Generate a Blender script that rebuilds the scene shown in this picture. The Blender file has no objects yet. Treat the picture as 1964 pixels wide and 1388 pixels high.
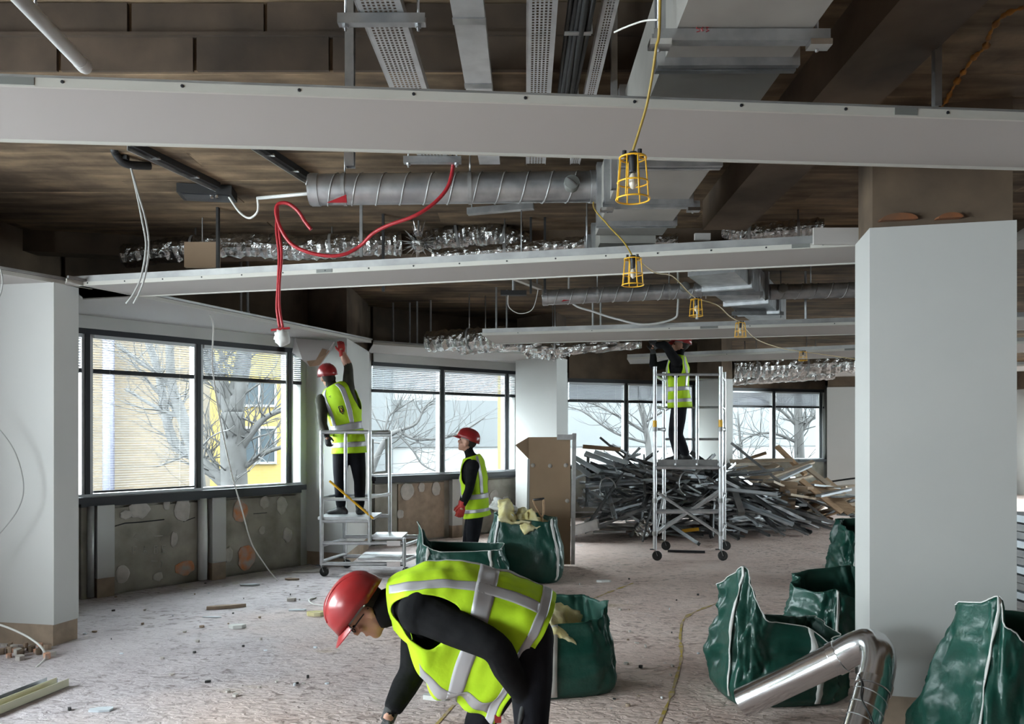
import bpy, math, random
import numpy as np
from mathutils import Vector, Matrix, noise as mnoise

random.seed(7)
scene = bpy.context.scene
C = scene.collection
PI = math.pi

# ------------------------------------------------------------------ camera
FPX, HOR, CAMZ = 1500.0, 830.0, 1.7
cam_d = bpy.data.cameras.new('camera')
cam_d.sensor_width = 36.0
cam_d.lens = FPX / 1964.0 * 36.0
cam_d.shift_y = (HOR - 694.0) / 1964.0
cam_d.clip_end = 400
cam = bpy.data.objects.new('camera', cam_d)
cam.location = (0, 0, CAMZ)
cam.rotation_euler = (PI / 2, 0, 0)
C.objects.link(cam)
scene.camera = cam

# ------------------------------------------------------------------ world: bright overcast sky
SKY = 20.0
w = bpy.data.worlds.new('overcast_sky')
scene.world = w
w.use_nodes = True
bg = w.node_tree.nodes['Background']
bg.inputs[0].default_value = (0.86, 0.94, 1.0, 1)
bg.inputs[1].default_value = SKY

# ------------------------------------------------------------------ view
vs = scene.view_settings
vs.view_transform = 'Standard'
vs.look = 'None'
vs.gamma = 1.0
vs.use_curve_mapping = False
vs.exposure = 0.68
cy = scene.cycles
cy.use_denoising = True
cy.use_adaptive_sampling = True
cy.adaptive_threshold = 0.08
cy.adaptive_min_samples = 16
cy.max_bounces = 5
cy.diffuse_bounces = 3
cy.glossy_bounces = 3
cy.transparent_max_bounces = 10
cy.light_sampling_threshold = 0.03
cy.sample_clamp_indirect = 6.0
cy.caustics_reflective = False
cy.caustics_refractive = False

def daylight(name, p0, p1, z0, z1, strength, portal, col=(0.90, 0.96, 1.0)):
    """Light of the sky coming in through a window opening from p0 to p1."""
    d = bpy.data.lights.new(name, 'AREA')
    d.shape = 'RECTANGLE'
    d.size = math.hypot(p1[0] - p0[0], p1[1] - p0[1])
    d.size_y = z1 - z0
    d.color = col
    d.energy = strength
    o = bpy.data.objects.new(name, d)
    dx, dy = p1[0] - p0[0], p1[1] - p0[1]
    L = math.hypot(dx, dy)
    n = Vector((dy / L, -dx / L, 0))           # towards the room
    o.location = ((p0[0] + p1[0]) / 2, (p0[1] + p1[1]) / 2, (z0 + z1) / 2)
    o.rotation_euler = n.to_track_quat('-Z', 'Y').to_euler()
    C.objects.link(o)
    if portal:
        d.cycles.is_portal = True
    return o

SILL, HEAD, TRANSOM, CEIL, SLAB = 1.05, 2.77, 2.34, 2.90, 3.60
# window bays: inner line of the glazing, clockwise (room to the right hand of p0 -> p1)
BAY = {
    1: ((-4.52, 7.88), (-2.71, 10.03)),
    2: ((-2.12, 11.80), (0.05, 13.60)),
    3: ((1.12, 15.60), (4.00, 16.70)),
    4: ((5.30, 18.85), (7.85, 19.70)),
    5: ((9.30, 21.20), (12.6, 21.90)),
    6: ((-6.20, 0.60), (-5.20, 4.60)),
    7: ((-6.50, -4.20), (-6.35, -0.40)),
    8: ((14.0, 20.2), (14.0, 15.4)),
    9: ((14.0, 14.2), (14.0, 9.4)),
}
for k, (a, b) in BAY.items():
    daylight('daylight_%d' % k, a, b, SILL, HEAD, 1.0, True)
# area lamps added to boost the daylight of two windows out of view
for k, e in ((6, 110.0), (7, 40.0)):
    a, b = BAY[k]
    daylight('window_light_%d' % k, a, b, SILL + .04, HEAD - .04, e, False)

# ------------------------------------------------------------------ helpers
def P(px, py, Y):
    """photo pixel at depth Y -> world point"""
    return Vector(((px - 982.0) * Y / FPX, Y, CAMZ + (HOR - py) * Y / FPX))

def PX(px, Y):
    return (px - 982.0) * Y / FPX

LOC = {}

def tag(o, label=None, cat=None, group=None, kind=None):
    if label: o['label'] = label
    if cat: o['category'] = cat
    if group: o['group'] = group
    if kind: o['kind'] = kind
    return o

def thing(name, loc, label=None, cat=None, group=None, kind=None):
    o = bpy.data.objects.new(name, None)
    o.empty_display_size = 0.1
    o.location = loc
    C.objects.link(o)
    LOC[o.name] = Vector(loc)
    return tag(o, label, cat, group, kind)

def origin_of(o):
    v = Vector((0, 0, 0))
    while o is not None:
        v += Vector(o.location)
        o = o.parent
    return v

def frame_from(t, up=Vector((0, 0, 1))):
    t = t.normalized()
    if abs(t.dot(up)) > 0.98:
        up = Vector((1, 0, 0)) if abs(t.x) < 0.9 else Vector((0, 1, 0))
    s = t.cross(up).normalized()
    u = s.cross(t).normalized()
    return s, u

def catmull(pts, n=6):
    pts = [Vector(p) for p in pts]
    if len(pts) < 3:
        return pts
    out = []
    for i in range(len(pts) - 1):
        p0 = pts[max(i - 1, 0)]; p1 = pts[i]; p2 = pts[i + 1]; p3 = pts[min(i + 2, len(pts) - 1)]
        for k in range(n):
            t = k / n
            out.append(0.5 * ((2 * p1) + (p2 - p0) * t + (2 * p0 - 5 * p1 + 4 * p2 - p3) * t * t + (3 * p1 - p0 - 3 * p2 + p3) * t ** 3))
    out.append(pts[-1])
    return out

class MB:
    def __init__(self):
        self.v = []; self.f = []; self.m = []
    def add(self, vs, fs, mi=0):
        b = len(self.v)
        self.v.extend([tuple(x) for x in vs])
        for q in fs:
            self.f.append(tuple(b + i for i in q)); self.m.append(mi)
        return self
    def box(self, c, s, R=None, mi=0):
        c = Vector(c); hx, hy, hz = s[0] / 2, s[1] / 2, s[2] / 2
        vs = []
        for x, y, z in ((-1,-1,-1),(1,-1,-1),(1,1,-1),(-1,1,-1),(-1,-1,1),(1,-1,1),(1,1,1),(-1,1,1)):
            p = Vector((x * hx, y * hy, z * hz))
            if R is not None: p = R @ p
            vs.append(c + p)
        return self.add(vs, [(0,3,2,1),(4,5,6,7),(0,1,5,4),(1,2,6,5),(2,3,7,6),(3,0,4,7)], mi)
    def bar(self, p0, p1, w, h, up=Vector((0, 0, 1)), mi=0):
        p0 = Vector(p0); p1 = Vector(p1)
        s, u = frame_from(p1 - p0, up)
        vs = []
        for p in (p0, p1):
            for a, b in ((-1,-1),(1,-1),(1,1),(-1,1)):
                vs.append(p + s * (a * w / 2) + u * (b * h / 2))
        return self.add(vs, [(3,2,1,0),(4,5,6,7),(0,1,5,4),(1,2,6,5),(2,3,7,6),(3,0,4,7)], mi)
    def channel(self, p0, p1, w, h, t=0.002, up=Vector((0, 0, 1)), mi=0):
        """U-section strip"""
        p0 = Vector(p0); p1 = Vector(p1)
        s, u = frame_from(p1 - p0, up)
        prof = [(-w/2, 0), (w/2, 0), (w/2, h), (w/2 - t, h), (w/2 - t, t), (-w/2 + t, t), (-w/2 + t, h), (-w/2, h)]
        vs = [p + s * a + u * b for p in (p0, p1) for a, b in prof]
        n = len(prof)
        fs = [(i, (i + 1) % n, n + (i + 1) % n, n + i) for i in range(n)]
        fs += [(0,1,4,5),(1,2,3,4),(0,5,6,7),(n+5,n+4,n+1,n),(n+4,n+3,n+2,n+1),(n+7,n+6,n+5,n)]
        return self.add(vs, fs, mi)
    def tube(self, pts, r, seg=8, cap=True, mi=0, ell=None):
        pts = [Vector(p) for p in pts]
        n = len(pts)
        rr = r if isinstance(r, (list, tuple)) else [r] * n
        T = []
        for i in range(n):
            a = pts[max(i - 1, 0)]; b = pts[min(i + 1, n - 1)]
            t = b - a
            T.append(t.normalized() if t.length > 1e-9 else Vector((0, 0, 1)))
        s, u = frame_from(T[0])
        vs = []
        for i in range(n):
            if i:
                q = T[i - 1].rotation_difference(T[i])
                s = q @ s; u = q @ u
            for k in range(seg):
                a = 2 * PI * k / seg
                e = ell if ell else 1.0
                vs.append(pts[i] + s * (math.cos(a) * rr[i]) + u * (math.sin(a) * rr[i] * e))
        fs = []
        for i in range(n - 1):
            for k in range(seg):
                k2 = (k + 1) % seg
                fs.append((i * seg + k, i * seg + k2, (i + 1) * seg + k2, (i + 1) * seg + k))
        if cap:
            fs.append(tuple(reversed(range(seg))))
            fs.append(tuple((n - 1) * seg + k for k in range(seg)))
        return self.add(vs, fs, mi)
    def loft(self, rings, closed=True, cap0=True, cap1=True, mi=0):
        n = len(rings[0]); vs = [p for R in rings for p in R]; fs = []
        for i in range(len(rings) - 1):
            for k in range(n if closed else n - 1):
                k2 = (k + 1) % n
                fs.append((i * n + k, i * n + k2, (i + 1) * n + k2, (i + 1) * n + k))
        if cap0: fs.append(tuple(reversed(range(n))))
        if cap1: fs.append(tuple((len(rings) - 1) * n + k for k in range(n)))
        return self.add(vs, fs, mi)
    def prism(self, poly, z0, z1, mi=0):
        n = len(poly)
        vs = [(x, y, z0) for x, y in poly] + [(x, y, z1) for x, y in poly]
        fs = [(i, (i + 1) % n, n + (i + 1) % n, n + i) for i in range(n)]
        fs += [tuple(reversed(range(n))), tuple(range(n, 2 * n))]
        return self.add(vs, fs, mi)
    def ellipsoid(self, c, r, R=None, nu=16, nv=10, mi=0, fn=None):
        c = Vector(c); vs = []; fs = []
        for j in range(nv + 1):
            th = PI * j / nv
            for i in range(nu):
                ph = 2 * PI * i / nu
                d = Vector((math.sin(th) * math.cos(ph), math.sin(th) * math.sin(ph), math.cos(th)))
                p = Vector((d.x * r[0], d.y * r[1], d.z * r[2]))
                if fn: p = fn(p, d)
                if R is not None: p = R @ p
                vs.append(c + p)
        for j in range(nv):
            for i in range(nu):
                i2 = (i + 1) % nu
                fs.append((j * nu + i, (j + 1) * nu + i, (j + 1) * nu + i2, j * nu + i2))
        return self.add(vs, fs, mi)
    def lathe(self, prof, c, axis=Vector((0, 0, 1)), seg=20, cap=False, mi=0):
        """prof: list of (r, h) along axis"""
        c = Vector(c); s, u = frame_from(axis); a = axis.normalized()
        rings = [[c + a * h + (s * math.cos(2*PI*k/seg) + u * math.sin(2*PI*k/seg)) * r for k in range(seg)] for r, h in prof]
        return self.loft(rings, True, cap, cap, mi)
    def build(self, name, mats, parent=None, smooth=False, label=None, cat=None, group=None, kind=None, merge=False, origin=None):
        me = bpy.data.meshes.new(name)
        vs = np.array(self.v, dtype=float)
        if parent is not None:
            off = np.array(origin_of(parent))
        elif origin is not None:
            off = np.array(origin)
        else:
            lo, hi = vs.min(0), vs.max(0)
            off = np.array(((lo[0] + hi[0]) / 2, (lo[1] + hi[1]) / 2, lo[2]))
        me.from_pydata((vs - off).tolist(), [], self.f)
        if not isinstance(mats, (list, tuple)): mats = [mats]
        for m in mats: me.materials.append(m)
        if len(mats) > 1:
            me.polygons.foreach_set('material_index', self.m)
        if smooth:
            me.polygons.foreach_set('use_smooth', [True] * len(me.polygons))
        me.update()
        o = bpy.data.objects.new(name, me)
        C.objects.link(o)
        if parent is not None:
            o.parent = parent
        else:
            o.location = off
        if smooth == 'auto':
            try:
                me.set_sharp_from_angle(angle=math.radians(38))
            except Exception:
                pass
        return tag(o, label, cat, group, kind)

def copy_tree(o, parent=None):
    c = o.copy(); C.objects.link(c); c.parent = parent
    for ch in list(o.children):
        copy_tree(ch, c)
    return c

# ------------------------------------------------------------------ materials
MATS = {}
def mat(name, col, rough=0.6, metal=0.0, col2=None, scale=4.0, detail=4.0, bump=0.0, bscale=None, stretch=None, spec=None, thresh=None, rand=0.0, coat=0.0):
    if name in MATS: return MATS[name]
    m = bpy.data.materials.new(name); m.use_nodes = True
    nt = m.node_tree; b = nt.nodes['Principled BSDF']
    b.inputs['Base Color'].default_value = (*col, 1)
    b.inputs['Roughness'].default_value = rough
    b.inputs['Metallic'].default_value = metal
    if spec is not None: b.inputs['Specular IOR Level'].default_value = spec
    if coat: b.inputs['Coat Weight'].default_value = coat
    if col2 is not None or bump:
        tc = nt.nodes.new('ShaderNodeTexCoord'); mp = nt.nodes.new('ShaderNodeMapping')
        if stretch: mp.inputs['Scale'].default_value = stretch
        nt.links.new(tc.outputs['Object'], mp.inputs['Vector'])
        nz = nt.nodes.new('ShaderNodeTexNoise'); nz.inputs['Scale'].default_value = scale; nz.inputs['Detail'].default_value = detail
        nt.links.new(mp.outputs['Vector'], nz.inputs['Vector'])
        if col2 is not None:
            rp = nt.nodes.new('ShaderNodeValToRGB')
            lo, hi = thresh if thresh else (0.35, 0.65)
            rp.color_ramp.elements[0].position = lo; rp.color_ramp.elements[1].position = hi
            rp.color_ramp.elements[0].color = (*col, 1); rp.color_ramp.elements[1].color = (*col2, 1)
            nt.links.new(nz.outputs['Fac'], rp.inputs['Fac'])
            last = rp.outputs['Color']
            if rand:
                oi = nt.nodes.new('ShaderNodeObjectInfo'); hs = nt.nodes.new('ShaderNodeHueSaturation')
                mr = nt.nodes.new('ShaderNodeMapRange')
                mr.inputs['To Min'].default_value = 1 - rand; mr.inputs['To Max'].default_value = 1 + rand
                nt.links.new(oi.outputs['Random'], mr.inputs['Value']); nt.links.new(mr.outputs['Result'], hs.inputs['Value'])
                nt.links.new(last, hs.inputs['Color']); last = hs.outputs['Color']
            nt.links.new(last, b.inputs['Base Color'])
        if bump:
            n2 = nz
            if bscale:
                n2 = nt.nodes.new('ShaderNodeTexNoise'); n2.inputs['Scale'].default_value = bscale; n2.inputs['Detail'].default_value = 4
                nt.links.new(mp.outputs['Vector'], n2.inputs['Vector'])
            bp = nt.nodes.new('ShaderNodeBump'); bp.inputs['Strength'].default_value = bump; bp.inputs['Distance'].default_value = 0.02
            nt.links.new(n2.outputs['Fac'], bp.inputs['Height']); nt.links.new(bp.outputs['Normal'], b.inputs['Normal'])
    MATS[name] = m
    return m

def glass_mat():
    m = bpy.data.materials.new('window_glass'); m.use_nodes = True
    nt = m.node_tree; nt.nodes.clear()
    out = nt.nodes.new('ShaderNodeOutputMaterial'); mx = nt.nodes.new('ShaderNodeMixShader')
    tr = nt.nodes.new('ShaderNodeBsdfTransparent'); tr.inputs[0].default_value = (0.93, 0.96, 0.95, 1)
    gl = nt.nodes.new('ShaderNodeBsdfGlossy'); gl.inputs['Roughness'].default_value = 0.02
    lw = nt.nodes.new('ShaderNodeLayerWeight'); lw.inputs['Blend'].default_value = 0.12
    mu = nt.nodes.new('ShaderNodeMath'); mu.operation = 'MULTIPLY'; mu.inputs[1].default_value = 0.35
    nt.links.new(lw.outputs['Fresnel'], mu.inputs[0]); nt.links.new(mu.outputs[0], mx.inputs['Fac'])
    nt.links.new(tr.outputs[0], mx.inputs[1]); nt.links.new(gl.outputs[0], mx.inputs[2]); nt.links.new(mx.outputs[0], out.inputs['Surface'])
    return m
GLASS = glass_mat()

def floor_mat():
    m = bpy.data.materials.new('stripped_screed'); m.use_nodes = True
    nt = m.node_tree; N = nt.nodes.new; L = nt.links.new; b = nt.nodes['Principled BSDF']
    tc = N('ShaderNodeTexCoord')
    def noise(scale, detail=5, stretch=None, rot=0, rough=0.55, dist=0):
        mp = N('ShaderNodeMapping'); L(tc.outputs['Object'], mp.inputs['Vector'])
        if stretch: mp.inputs['Scale'].default_value = stretch
        mp.inputs['Rotation'].default_value = (0, 0, rot)
        n = N('ShaderNodeTexNoise'); n.inputs['Scale'].default_value = scale; n.inputs['Detail'].default_value = detail
        n.inputs['Roughness'].default_value = rough; n.inputs['Distortion'].default_value = dist
        L(mp.outputs['Vector'], n.inputs['Vector']); return n.outputs['Fac']
    def ramp(fac, stops):
        r = N('ShaderNodeValToRGB'); e = r.color_ramp.elements
        while len(e) < len(stops): e.new(0.5)
        for x, (p, c) in zip(e, stops): x.position = p; x.color = (*c, 1)
        L(fac, r.inputs['Fac']); return r.outputs['Color']
    def mix(a, bcol, fac, mode='MIX'):
        x = N('ShaderNodeMix'); x.data_type = 'RGBA'; x.blend_type = mode
        if isinstance(fac, float): x.inputs['Factor'].default_value = fac
        else: L(fac, x.inputs['Factor'])
        L(a, x.inputs[6])
        if isinstance(bcol, tuple): x.inputs[7].default_value = (*bcol, 1)
        else: L(bcol, x.inputs[7])
        return x.outputs[2]
    pink = ramp(noise(1.3, 6), [(0.30, (0.66, 0.50, 0.445)), (0.55, (0.80, 0.64, 0.58)), (0.75, (0.84, 0.70, 0.645))])
    dust = ramp(noise(2.2, 6, rot=0.4), [(0.3, (0.45, 0.405, 0.42)), (0.65, (0.57, 0.52, 0.535))])
    # dusty grey-blue film over the part of the floor towards the windows
    sx = N('ShaderNodeSeparateXYZ'); L(tc.outputs['Object'], sx.inputs[0])
    big = noise(0.55, 3, rot=0.8)
    ma = N('ShaderNodeMath'); ma.operation = 'MULTIPLY_ADD'; ma.inputs[1].default_value = -0.20; ma.inputs[2].default_value = -0.22
    L(sx.outputs['X'], ma.inputs[0])
    ad = N('ShaderNodeMath'); ad.operation = 'ADD'; L(ma.outputs[0], ad.inputs[0]); L(big, ad.inputs[1])
    c = mix(pink, dust, ramp(ad.outputs[0], [(0.40, (0, 0, 0)), (0.75, (1, 1, 1))]))
    # combed adhesive ridges, broken up
    mp = N('ShaderNodeMapping'); mp.inputs['Rotation'].default_value = (0, 0, math.radians(-24)); mp.inputs['Scale'].default_value = (0.75, 1.3, 1)
    L(tc.outputs['Object'], mp.inputs['Vector'])
    wv = N('ShaderNodeTexNoise'); wv.inputs['Scale'].default_value = 13; wv.inputs['Detail'].default_value = 5; wv.inputs['Distortion'].default_value = 1.0
    L(mp.outputs['Vector'], wv.inputs['Vector'])
    streak = ramp(wv.outputs['Fac'], [(0.35, (0.44, 0.40, 0.38)), (0.46, (0.92, 0.91, 0.91)), (0.70, (1.0, 1.0, 1.0))])
    patch = ramp(noise(0.8, 3, rot=1.1), [(0.38, (0.25, 0.25, 0.25)), (0.62, (1, 1, 1))])
    c = mix(c, streak, patch, 'MULTIPLY')
    specks = ramp(noise(26, 2, rough=0.7), [(0.66, (1, 1, 1)), (0.70, (0.45, 0.42, 0.40))])
    c = mix(c, specks, 0.7, 'MULTIPLY')
    white = ramp(noise(17, 3, rot=0.3), [(0.69, (0, 0, 0)), (0.73, (1, 1, 1))])
    c = mix(c, (0.60, 0.57, 0.55), white)
    yel = ramp(noise(0.9, 5, rot=2.0, stretch=(1, 2.2, 1)), [(0.66, (0, 0, 0)), (0.74, (0.45, 0.45, 0.45))])
    c = mix(c, (0.46, 0.33, 0.16), yel)
    blu = ramp(noise(1.1, 5, rot=2.7), [(0.69, (0, 0, 0)), (0.76, (0.5, 0.5, 0.5))])
    c = mix(c, (0.30, 0.38, 0.44), blu)
    L(c, b.inputs['Base Color'])
    b.inputs['Roughness'].default_value = 0.82
    bp = N('ShaderNodeBump'); bp.inputs['Strength'].default_value = 1.0; bp.inputs['Distance'].default_value = 0.018
    wv2 = N('ShaderNodeTexNoise'); wv2.inputs['Scale'].default_value = 22; wv2.inputs['Detail'].default_value = 4; wv2.inputs['Distortion'].default_value = 0.6
    L(mp.outputs['Vector'], wv2.inputs['Vector'])
    L(wv2.outputs['Fac'], bp.inputs['Height']); L(bp.outputs['Normal'], b.inputs['Normal'])
    return m

M = dict(
    white=mat('painted_board', (0.50, 0.497, 0.482), 0.65, col2=(0.475, 0.475, 0.462), scale=1.5),
    margin=mat('ceiling_margin_paint', (0.415, 0.388, 0.37), 0.7),
    edge=mat('edge_trim_enamel', (0.50, 0.485, 0.445), 0.5),
    galv=mat('galvanised_steel', (0.52, 0.53, 0.54), 0.38, 0.85, col2=(0.36, 0.37, 0.385), scale=9, bump=0.05),
    galvflat=mat('dull_galvanised', (0.42, 0.42, 0.415), 0.5, 0.55, col2=(0.31, 0.31, 0.31), scale=6),
    bright=mat('polished_steel', (0.72, 0.72, 0.73), 0.2, 1.0),
    foil=mat('crinkled_foil', (0.62, 0.62, 0.61), 0.25, 1.0, bump=1.0, scale=22, col2=(0.4, 0.4, 0.4)),
    alu=mat('aluminium_tube', (0.66, 0.67, 0.69), 0.36, 0.7, col2=(0.55, 0.56, 0.58), scale=12),
    slab=mat('board_marked_concrete', (0.33, 0.232, 0.148), 0.9, col2=(0.085, 0.058, 0.036), scale=1.8, detail=10, stretch=(0.7, 4.6, 1), bump=0.25, thresh=(0.3, 0.7), rand=0.13),
    beamc=mat('stained_concrete', (0.15, 0.105, 0.070), 0.92, col2=(0.07, 0.050, 0.036), scale=2.2, detail=7, bump=0.3),  # brown concrete, darkened in colour to stand in for shade on the beams
    conc=mat('panel_concrete', (0.37, 0.345, 0.295), 0.92, col2=(0.21, 0.195, 0.165), scale=3.2, detail=8, bump=0.3),
    dab=mat('adhesive_dab', (0.50, 0.465, 0.43), 0.9, col2=(0.40, 0.37, 0.34), scale=9, bump=0.4),
    dabo=mat('orange_primer_dab', (0.62, 0.24, 0.10), 0.85, col2=(0.40, 0.36, 0.33), scale=9, bump=0.3),
    boardbrown=mat('raw_board_edge', (0.36, 0.27, 0.20), 0.9, col2=(0.26, 0.20, 0.15), scale=7, bump=0.3),
    black=mat('black_frame', (0.016, 0.017, 0.022), 0.4),
    blackmetal=mat('black_cable', (0.02, 0.02, 0.021), 0.55),
    silver=mat('silver_frame', (0.55, 0.56, 0.58), 0.35, 0.6),
    slat=mat('blind_slat', (0.40, 0.415, 0.45), 0.5),
    red=mat('red_hose', (0.36, 0.014, 0.022), 0.42),
    yellow=mat('yellow_plastic', (0.86, 0.47, 0.02), 0.4),
    yellowcable=mat('yellow_cable', (0.32, 0.21, 0.03), 0.5),
    whitecable=mat('white_cable', (0.70, 0.69, 0.66), 0.5),
    greycable=mat('grey_cable', (0.36, 0.36, 0.35), 0.5),
    pvc=mat('white_conduit', (0.62, 0.62, 0.61), 0.45),
    insul=mat('yellow_insulation', (0.66, 0.58, 0.26), 0.95, col2=(0.72, 0.66, 0.42), scale=8, bump=0.9),
    helmet=mat('red_helmet_shell', (0.30, 0.018, 0.020), 0.30, coat=0.25),
    hivis=mat('hi_vis_fabric', (0.50, 0.76, 0.012), 0.8, bump=0.5, scale=7, col2=(0.44, 0.70, 0.008)),
    reflect=mat('reflective_tape', (0.46, 0.45, 0.47), 0.45, 0.25),
    cloth=mat('black_fleece', (0.008, 0.008, 0.009), 0.95, spec=0.12, bump=0.25, scale=14, col2=(0.013, 0.013, 0.014)),
    olive=mat('olive_jacket', (0.045, 0.042, 0.026), 0.9, bump=0.3, scale=14, col2=(0.03, 0.03, 0.02)),
    trouser=mat('dark_trousers', (0.009, 0.009, 0.012), 0.9, spec=0.15, bump=0.3, scale=10, col2=(0.013, 0.013, 0.017)),
    boot=mat('dark_boots', (0.02, 0.019, 0.020), 0.6),
    skin=mat('skin', (0.50, 0.27, 0.19), 0.55, col2=(0.44, 0.22, 0.15), scale=14),
    hair=mat('dark_hair', (0.02, 0.014, 0.010), 0.8),
    glovered=mat('red_glove', (0.42, 0.035, 0.03), 0.8),
    gloveblack=mat('black_glove', (0.035, 0.035, 0.036), 0.8),
    strapgrey=mat('harness_grey', (0.28, 0.29, 0.27), 0.7),
    bag=mat('green_woven_bag', (0.003, 0.046, 0.033), 0.34, col2=(0.010, 0.068, 0.050), scale=5, bump=0.6, bscale=7),
    baginner=mat('bag_lining', (0.010, 0.055, 0.040), 0.6),
    webbing=mat('white_webbing', (0.62, 0.62, 0.60), 0.8),
    card=mat('brown_board', (0.40, 0.28, 0.185), 0.85, col2=(0.36, 0.25, 0.165), scale=3),
    wood=mat('wood_plank', (0.42, 0.27, 0.16), 0.8, col2=(0.30, 0.19, 0.11), scale=4, stretch=(1, 8, 8), rand=0.3),
    woodpale=mat('pale_timber', (0.58, 0.48, 0.37), 0.8, col2=(0.46, 0.37, 0.28), scale=4, stretch=(1, 8, 8), rand=0.25),
    scrap=mat('scrap_steel', (0.40, 0.415, 0.43), 0.36, 0.6, col2=(0.20, 0.205, 0.21), scale=5, rand=0.45),
    scrapw=mat('scrap_white', (0.60, 0.64, 0.68), 0.5, 0.1, col2=(0.5, 0.54, 0.58), scale=5, rand=0.15),
    rubber=mat('dark_rubber', (0.025, 0.025, 0.025), 0.7),
    plate=mat('grey_slot_plate', (0.17, 0.175, 0.165), 0.6),
    duct=mat('dull_duct_sheet', (0.40, 0.385, 0.355), 0.5, 0.35, col2=(0.33, 0.315, 0.29), scale=3),
    tray=mat('bright_tray_steel', (0.58, 0.585, 0.59), 0.42, 0.35, col2=(0.48, 0.485, 0.49), scale=9),
    primer=mat('rusty_primer', (0.22, 0.075, 0.025), 0.9, col2=(0.13, 0.06, 0.03), scale=8),
    rust=mat('orange_foam', (0.44, 0.17, 0.02), 0.9, bump=0.6, scale=20, col2=(0.20, 0.09, 0.03)),
    brick=None,
)
M['floor'] = floor_mat()
# water stains and soot over the board marks of the slab
_nt = M['slab'].node_tree; _b = _nt.nodes['Principled BSDF']; _src = _b.inputs['Base Color'].links[0].from_socket
_tc = _nt.nodes.new('ShaderNodeTexCoord'); _n = _nt.nodes.new('ShaderNodeTexNoise'); _n.inputs['Scale'].default_value = 1.1; _n.inputs['Detail'].default_value = 7; _n.inputs['Roughness'].default_value = .65
_nt.links.new(_tc.outputs['Object'], _n.inputs['Vector'])
_r = _nt.nodes.new('ShaderNodeValToRGB'); _r.color_ramp.elements[0].position = .36; _r.color_ramp.elements[1].position = .62
_r.color_ramp.elements[0].color = (.30, .28, .26, 1); _r.color_ramp.elements[1].color = (1.08, 1.06, .98, 1)
_nt.links.new(_n.outputs['Fac'], _r.inputs['Fac'])
_mx = _nt.nodes.new('ShaderNodeMix'); _mx.data_type = 'RGBA'; _mx.blend_type = 'MULTIPLY'; _mx.inputs['Factor'].default_value = .85
_nt.links.new(_src, _mx.inputs[6]); _nt.links.new(_r.outputs['Color'], _mx.inputs[7]); _nt.links.new(_mx.outputs[2], _b.inputs['Base Color'])

# ================================================================== the setting
OUT = [(-6.5, -8.0), (-6.5, -4.2), (-6.35, -0.4), (-6.2, 0.6), (-5.2, 4.6), (-4.95, 6.0), (-4.6, 6.9), (-4.52, 7.88),
       (-2.71, 10.03), (-2.12, 11.8), (0.05, 13.6), (1.12, 15.6), (4.0, 16.7), (5.3, 18.85), (7.85, 19.7), (9.3, 21.2), (12.6, 21.9),
       (14.0, 21.9), (14.0, -8.0)]
OUTR = list(reversed(OUT))

M['block'] = mat('brown_block', (0.085, 0.058, 0.040), .95, col2=(0.045, 0.031, 0.022), scale=3, detail=7, bump=.4, rand=.18)
floor = MB().prism(OUTR, -0.3, 0.0).build('floor', M['floor'], kind='structure', origin=(0, 0, 0))
tag(floor, 'pinkish stripped screed floor with dusty adhesive streaks', kind='structure')
RAISED, STEP_Y, STEP_X = 3.95, 4.1, 1.3
upper = MB().prism(OUTR, RAISED, RAISED + 0.25).build('ceiling', M['slab'], kind='structure', origin=(0, 0, 0))
tag(upper, 'recessed dark slab above the cable trays')
LOW = [(STEP_X, -8.0), (STEP_X, STEP_Y), (-5.325, STEP_Y)] + OUT[4:]
ceiling = MB().prism(LOW[::-1], SLAB, RAISED).build('ceiling', M['slab'], kind='structure', origin=(0, 0, 0))
def zs(x, y): return RAISED if (y < STEP_Y and x < STEP_X) else SLAB
# block face of the step in the slab, two courses
step = thing('beam_blockwork', (-2.0, STEP_Y - .03, SLAB), 'brown block face of the step in the slab behind the cable trays', kind='structure')
rb = random.Random(12)
for ci, (z0, z1) in enumerate(((SLAB - .01, SLAB + .165), (SLAB + .18, RAISED - .01))):
    xb = -5.2 + (.37 if ci else 0)
    while xb < STEP_X - .05:
        xe = min(xb + .70, STEP_X)
        dy = rb.uniform(.018, .034)
        MB().box(((xb + xe) / 2, STEP_Y - dy / 2, (z0 + z1) / 2), (xe - xb - .012, dy, z1 - z0)).build('block', M['block'], step)
        xb += .71
MB().box((-1.95, STEP_Y - .022, SLAB + .172), (6.5, .045, .018)).build('ledge', M['block'], step)
tag(ceiling, 'bare brown board-marked concrete slab soffit')

# formwork panels cast into the soffit, staggered, each a little proud
rng = random.Random(3)
pw, ph = 2.3, 0.29
pan = MB()
pan.add([(-pw/2+.004, -ph/2+.004, 0), (pw/2-.004, -ph/2+.004, 0), (pw/2-.004, ph/2-.004, 0), (-pw/2+.004, ph/2-.004, 0),
         (-pw/2+.010, -ph/2+.010, -.004), (pw/2-.010, -ph/2+.010, -.004), (pw/2-.010, ph/2-.010, -.004), (-pw/2+.010, ph/2-.010, -.004)],
        [(4, 7, 6, 5), (0, 4, 5, 1), (1, 5, 6, 2), (2, 6, 7, 3), (3, 7, 4, 0)])
pan_o = pan.build('formwork_panel', M['slab'], ceiling, origin=(0, 0, 0))
pan_me = pan_o.data
first = True
def inside(x, y, poly):
    r = False; n = len(poly)
    for i in range(n):
        x1, y1 = poly[i]; x2, y2 = poly[(i + 1) % n]
        if (y1 > y) != (y2 > y) and x < (x2 - x1) * (y - y1) / (y2 - y1) + x1:
            r = not r
    return r
row = 0
y = 4.28
cnt = 0
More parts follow.
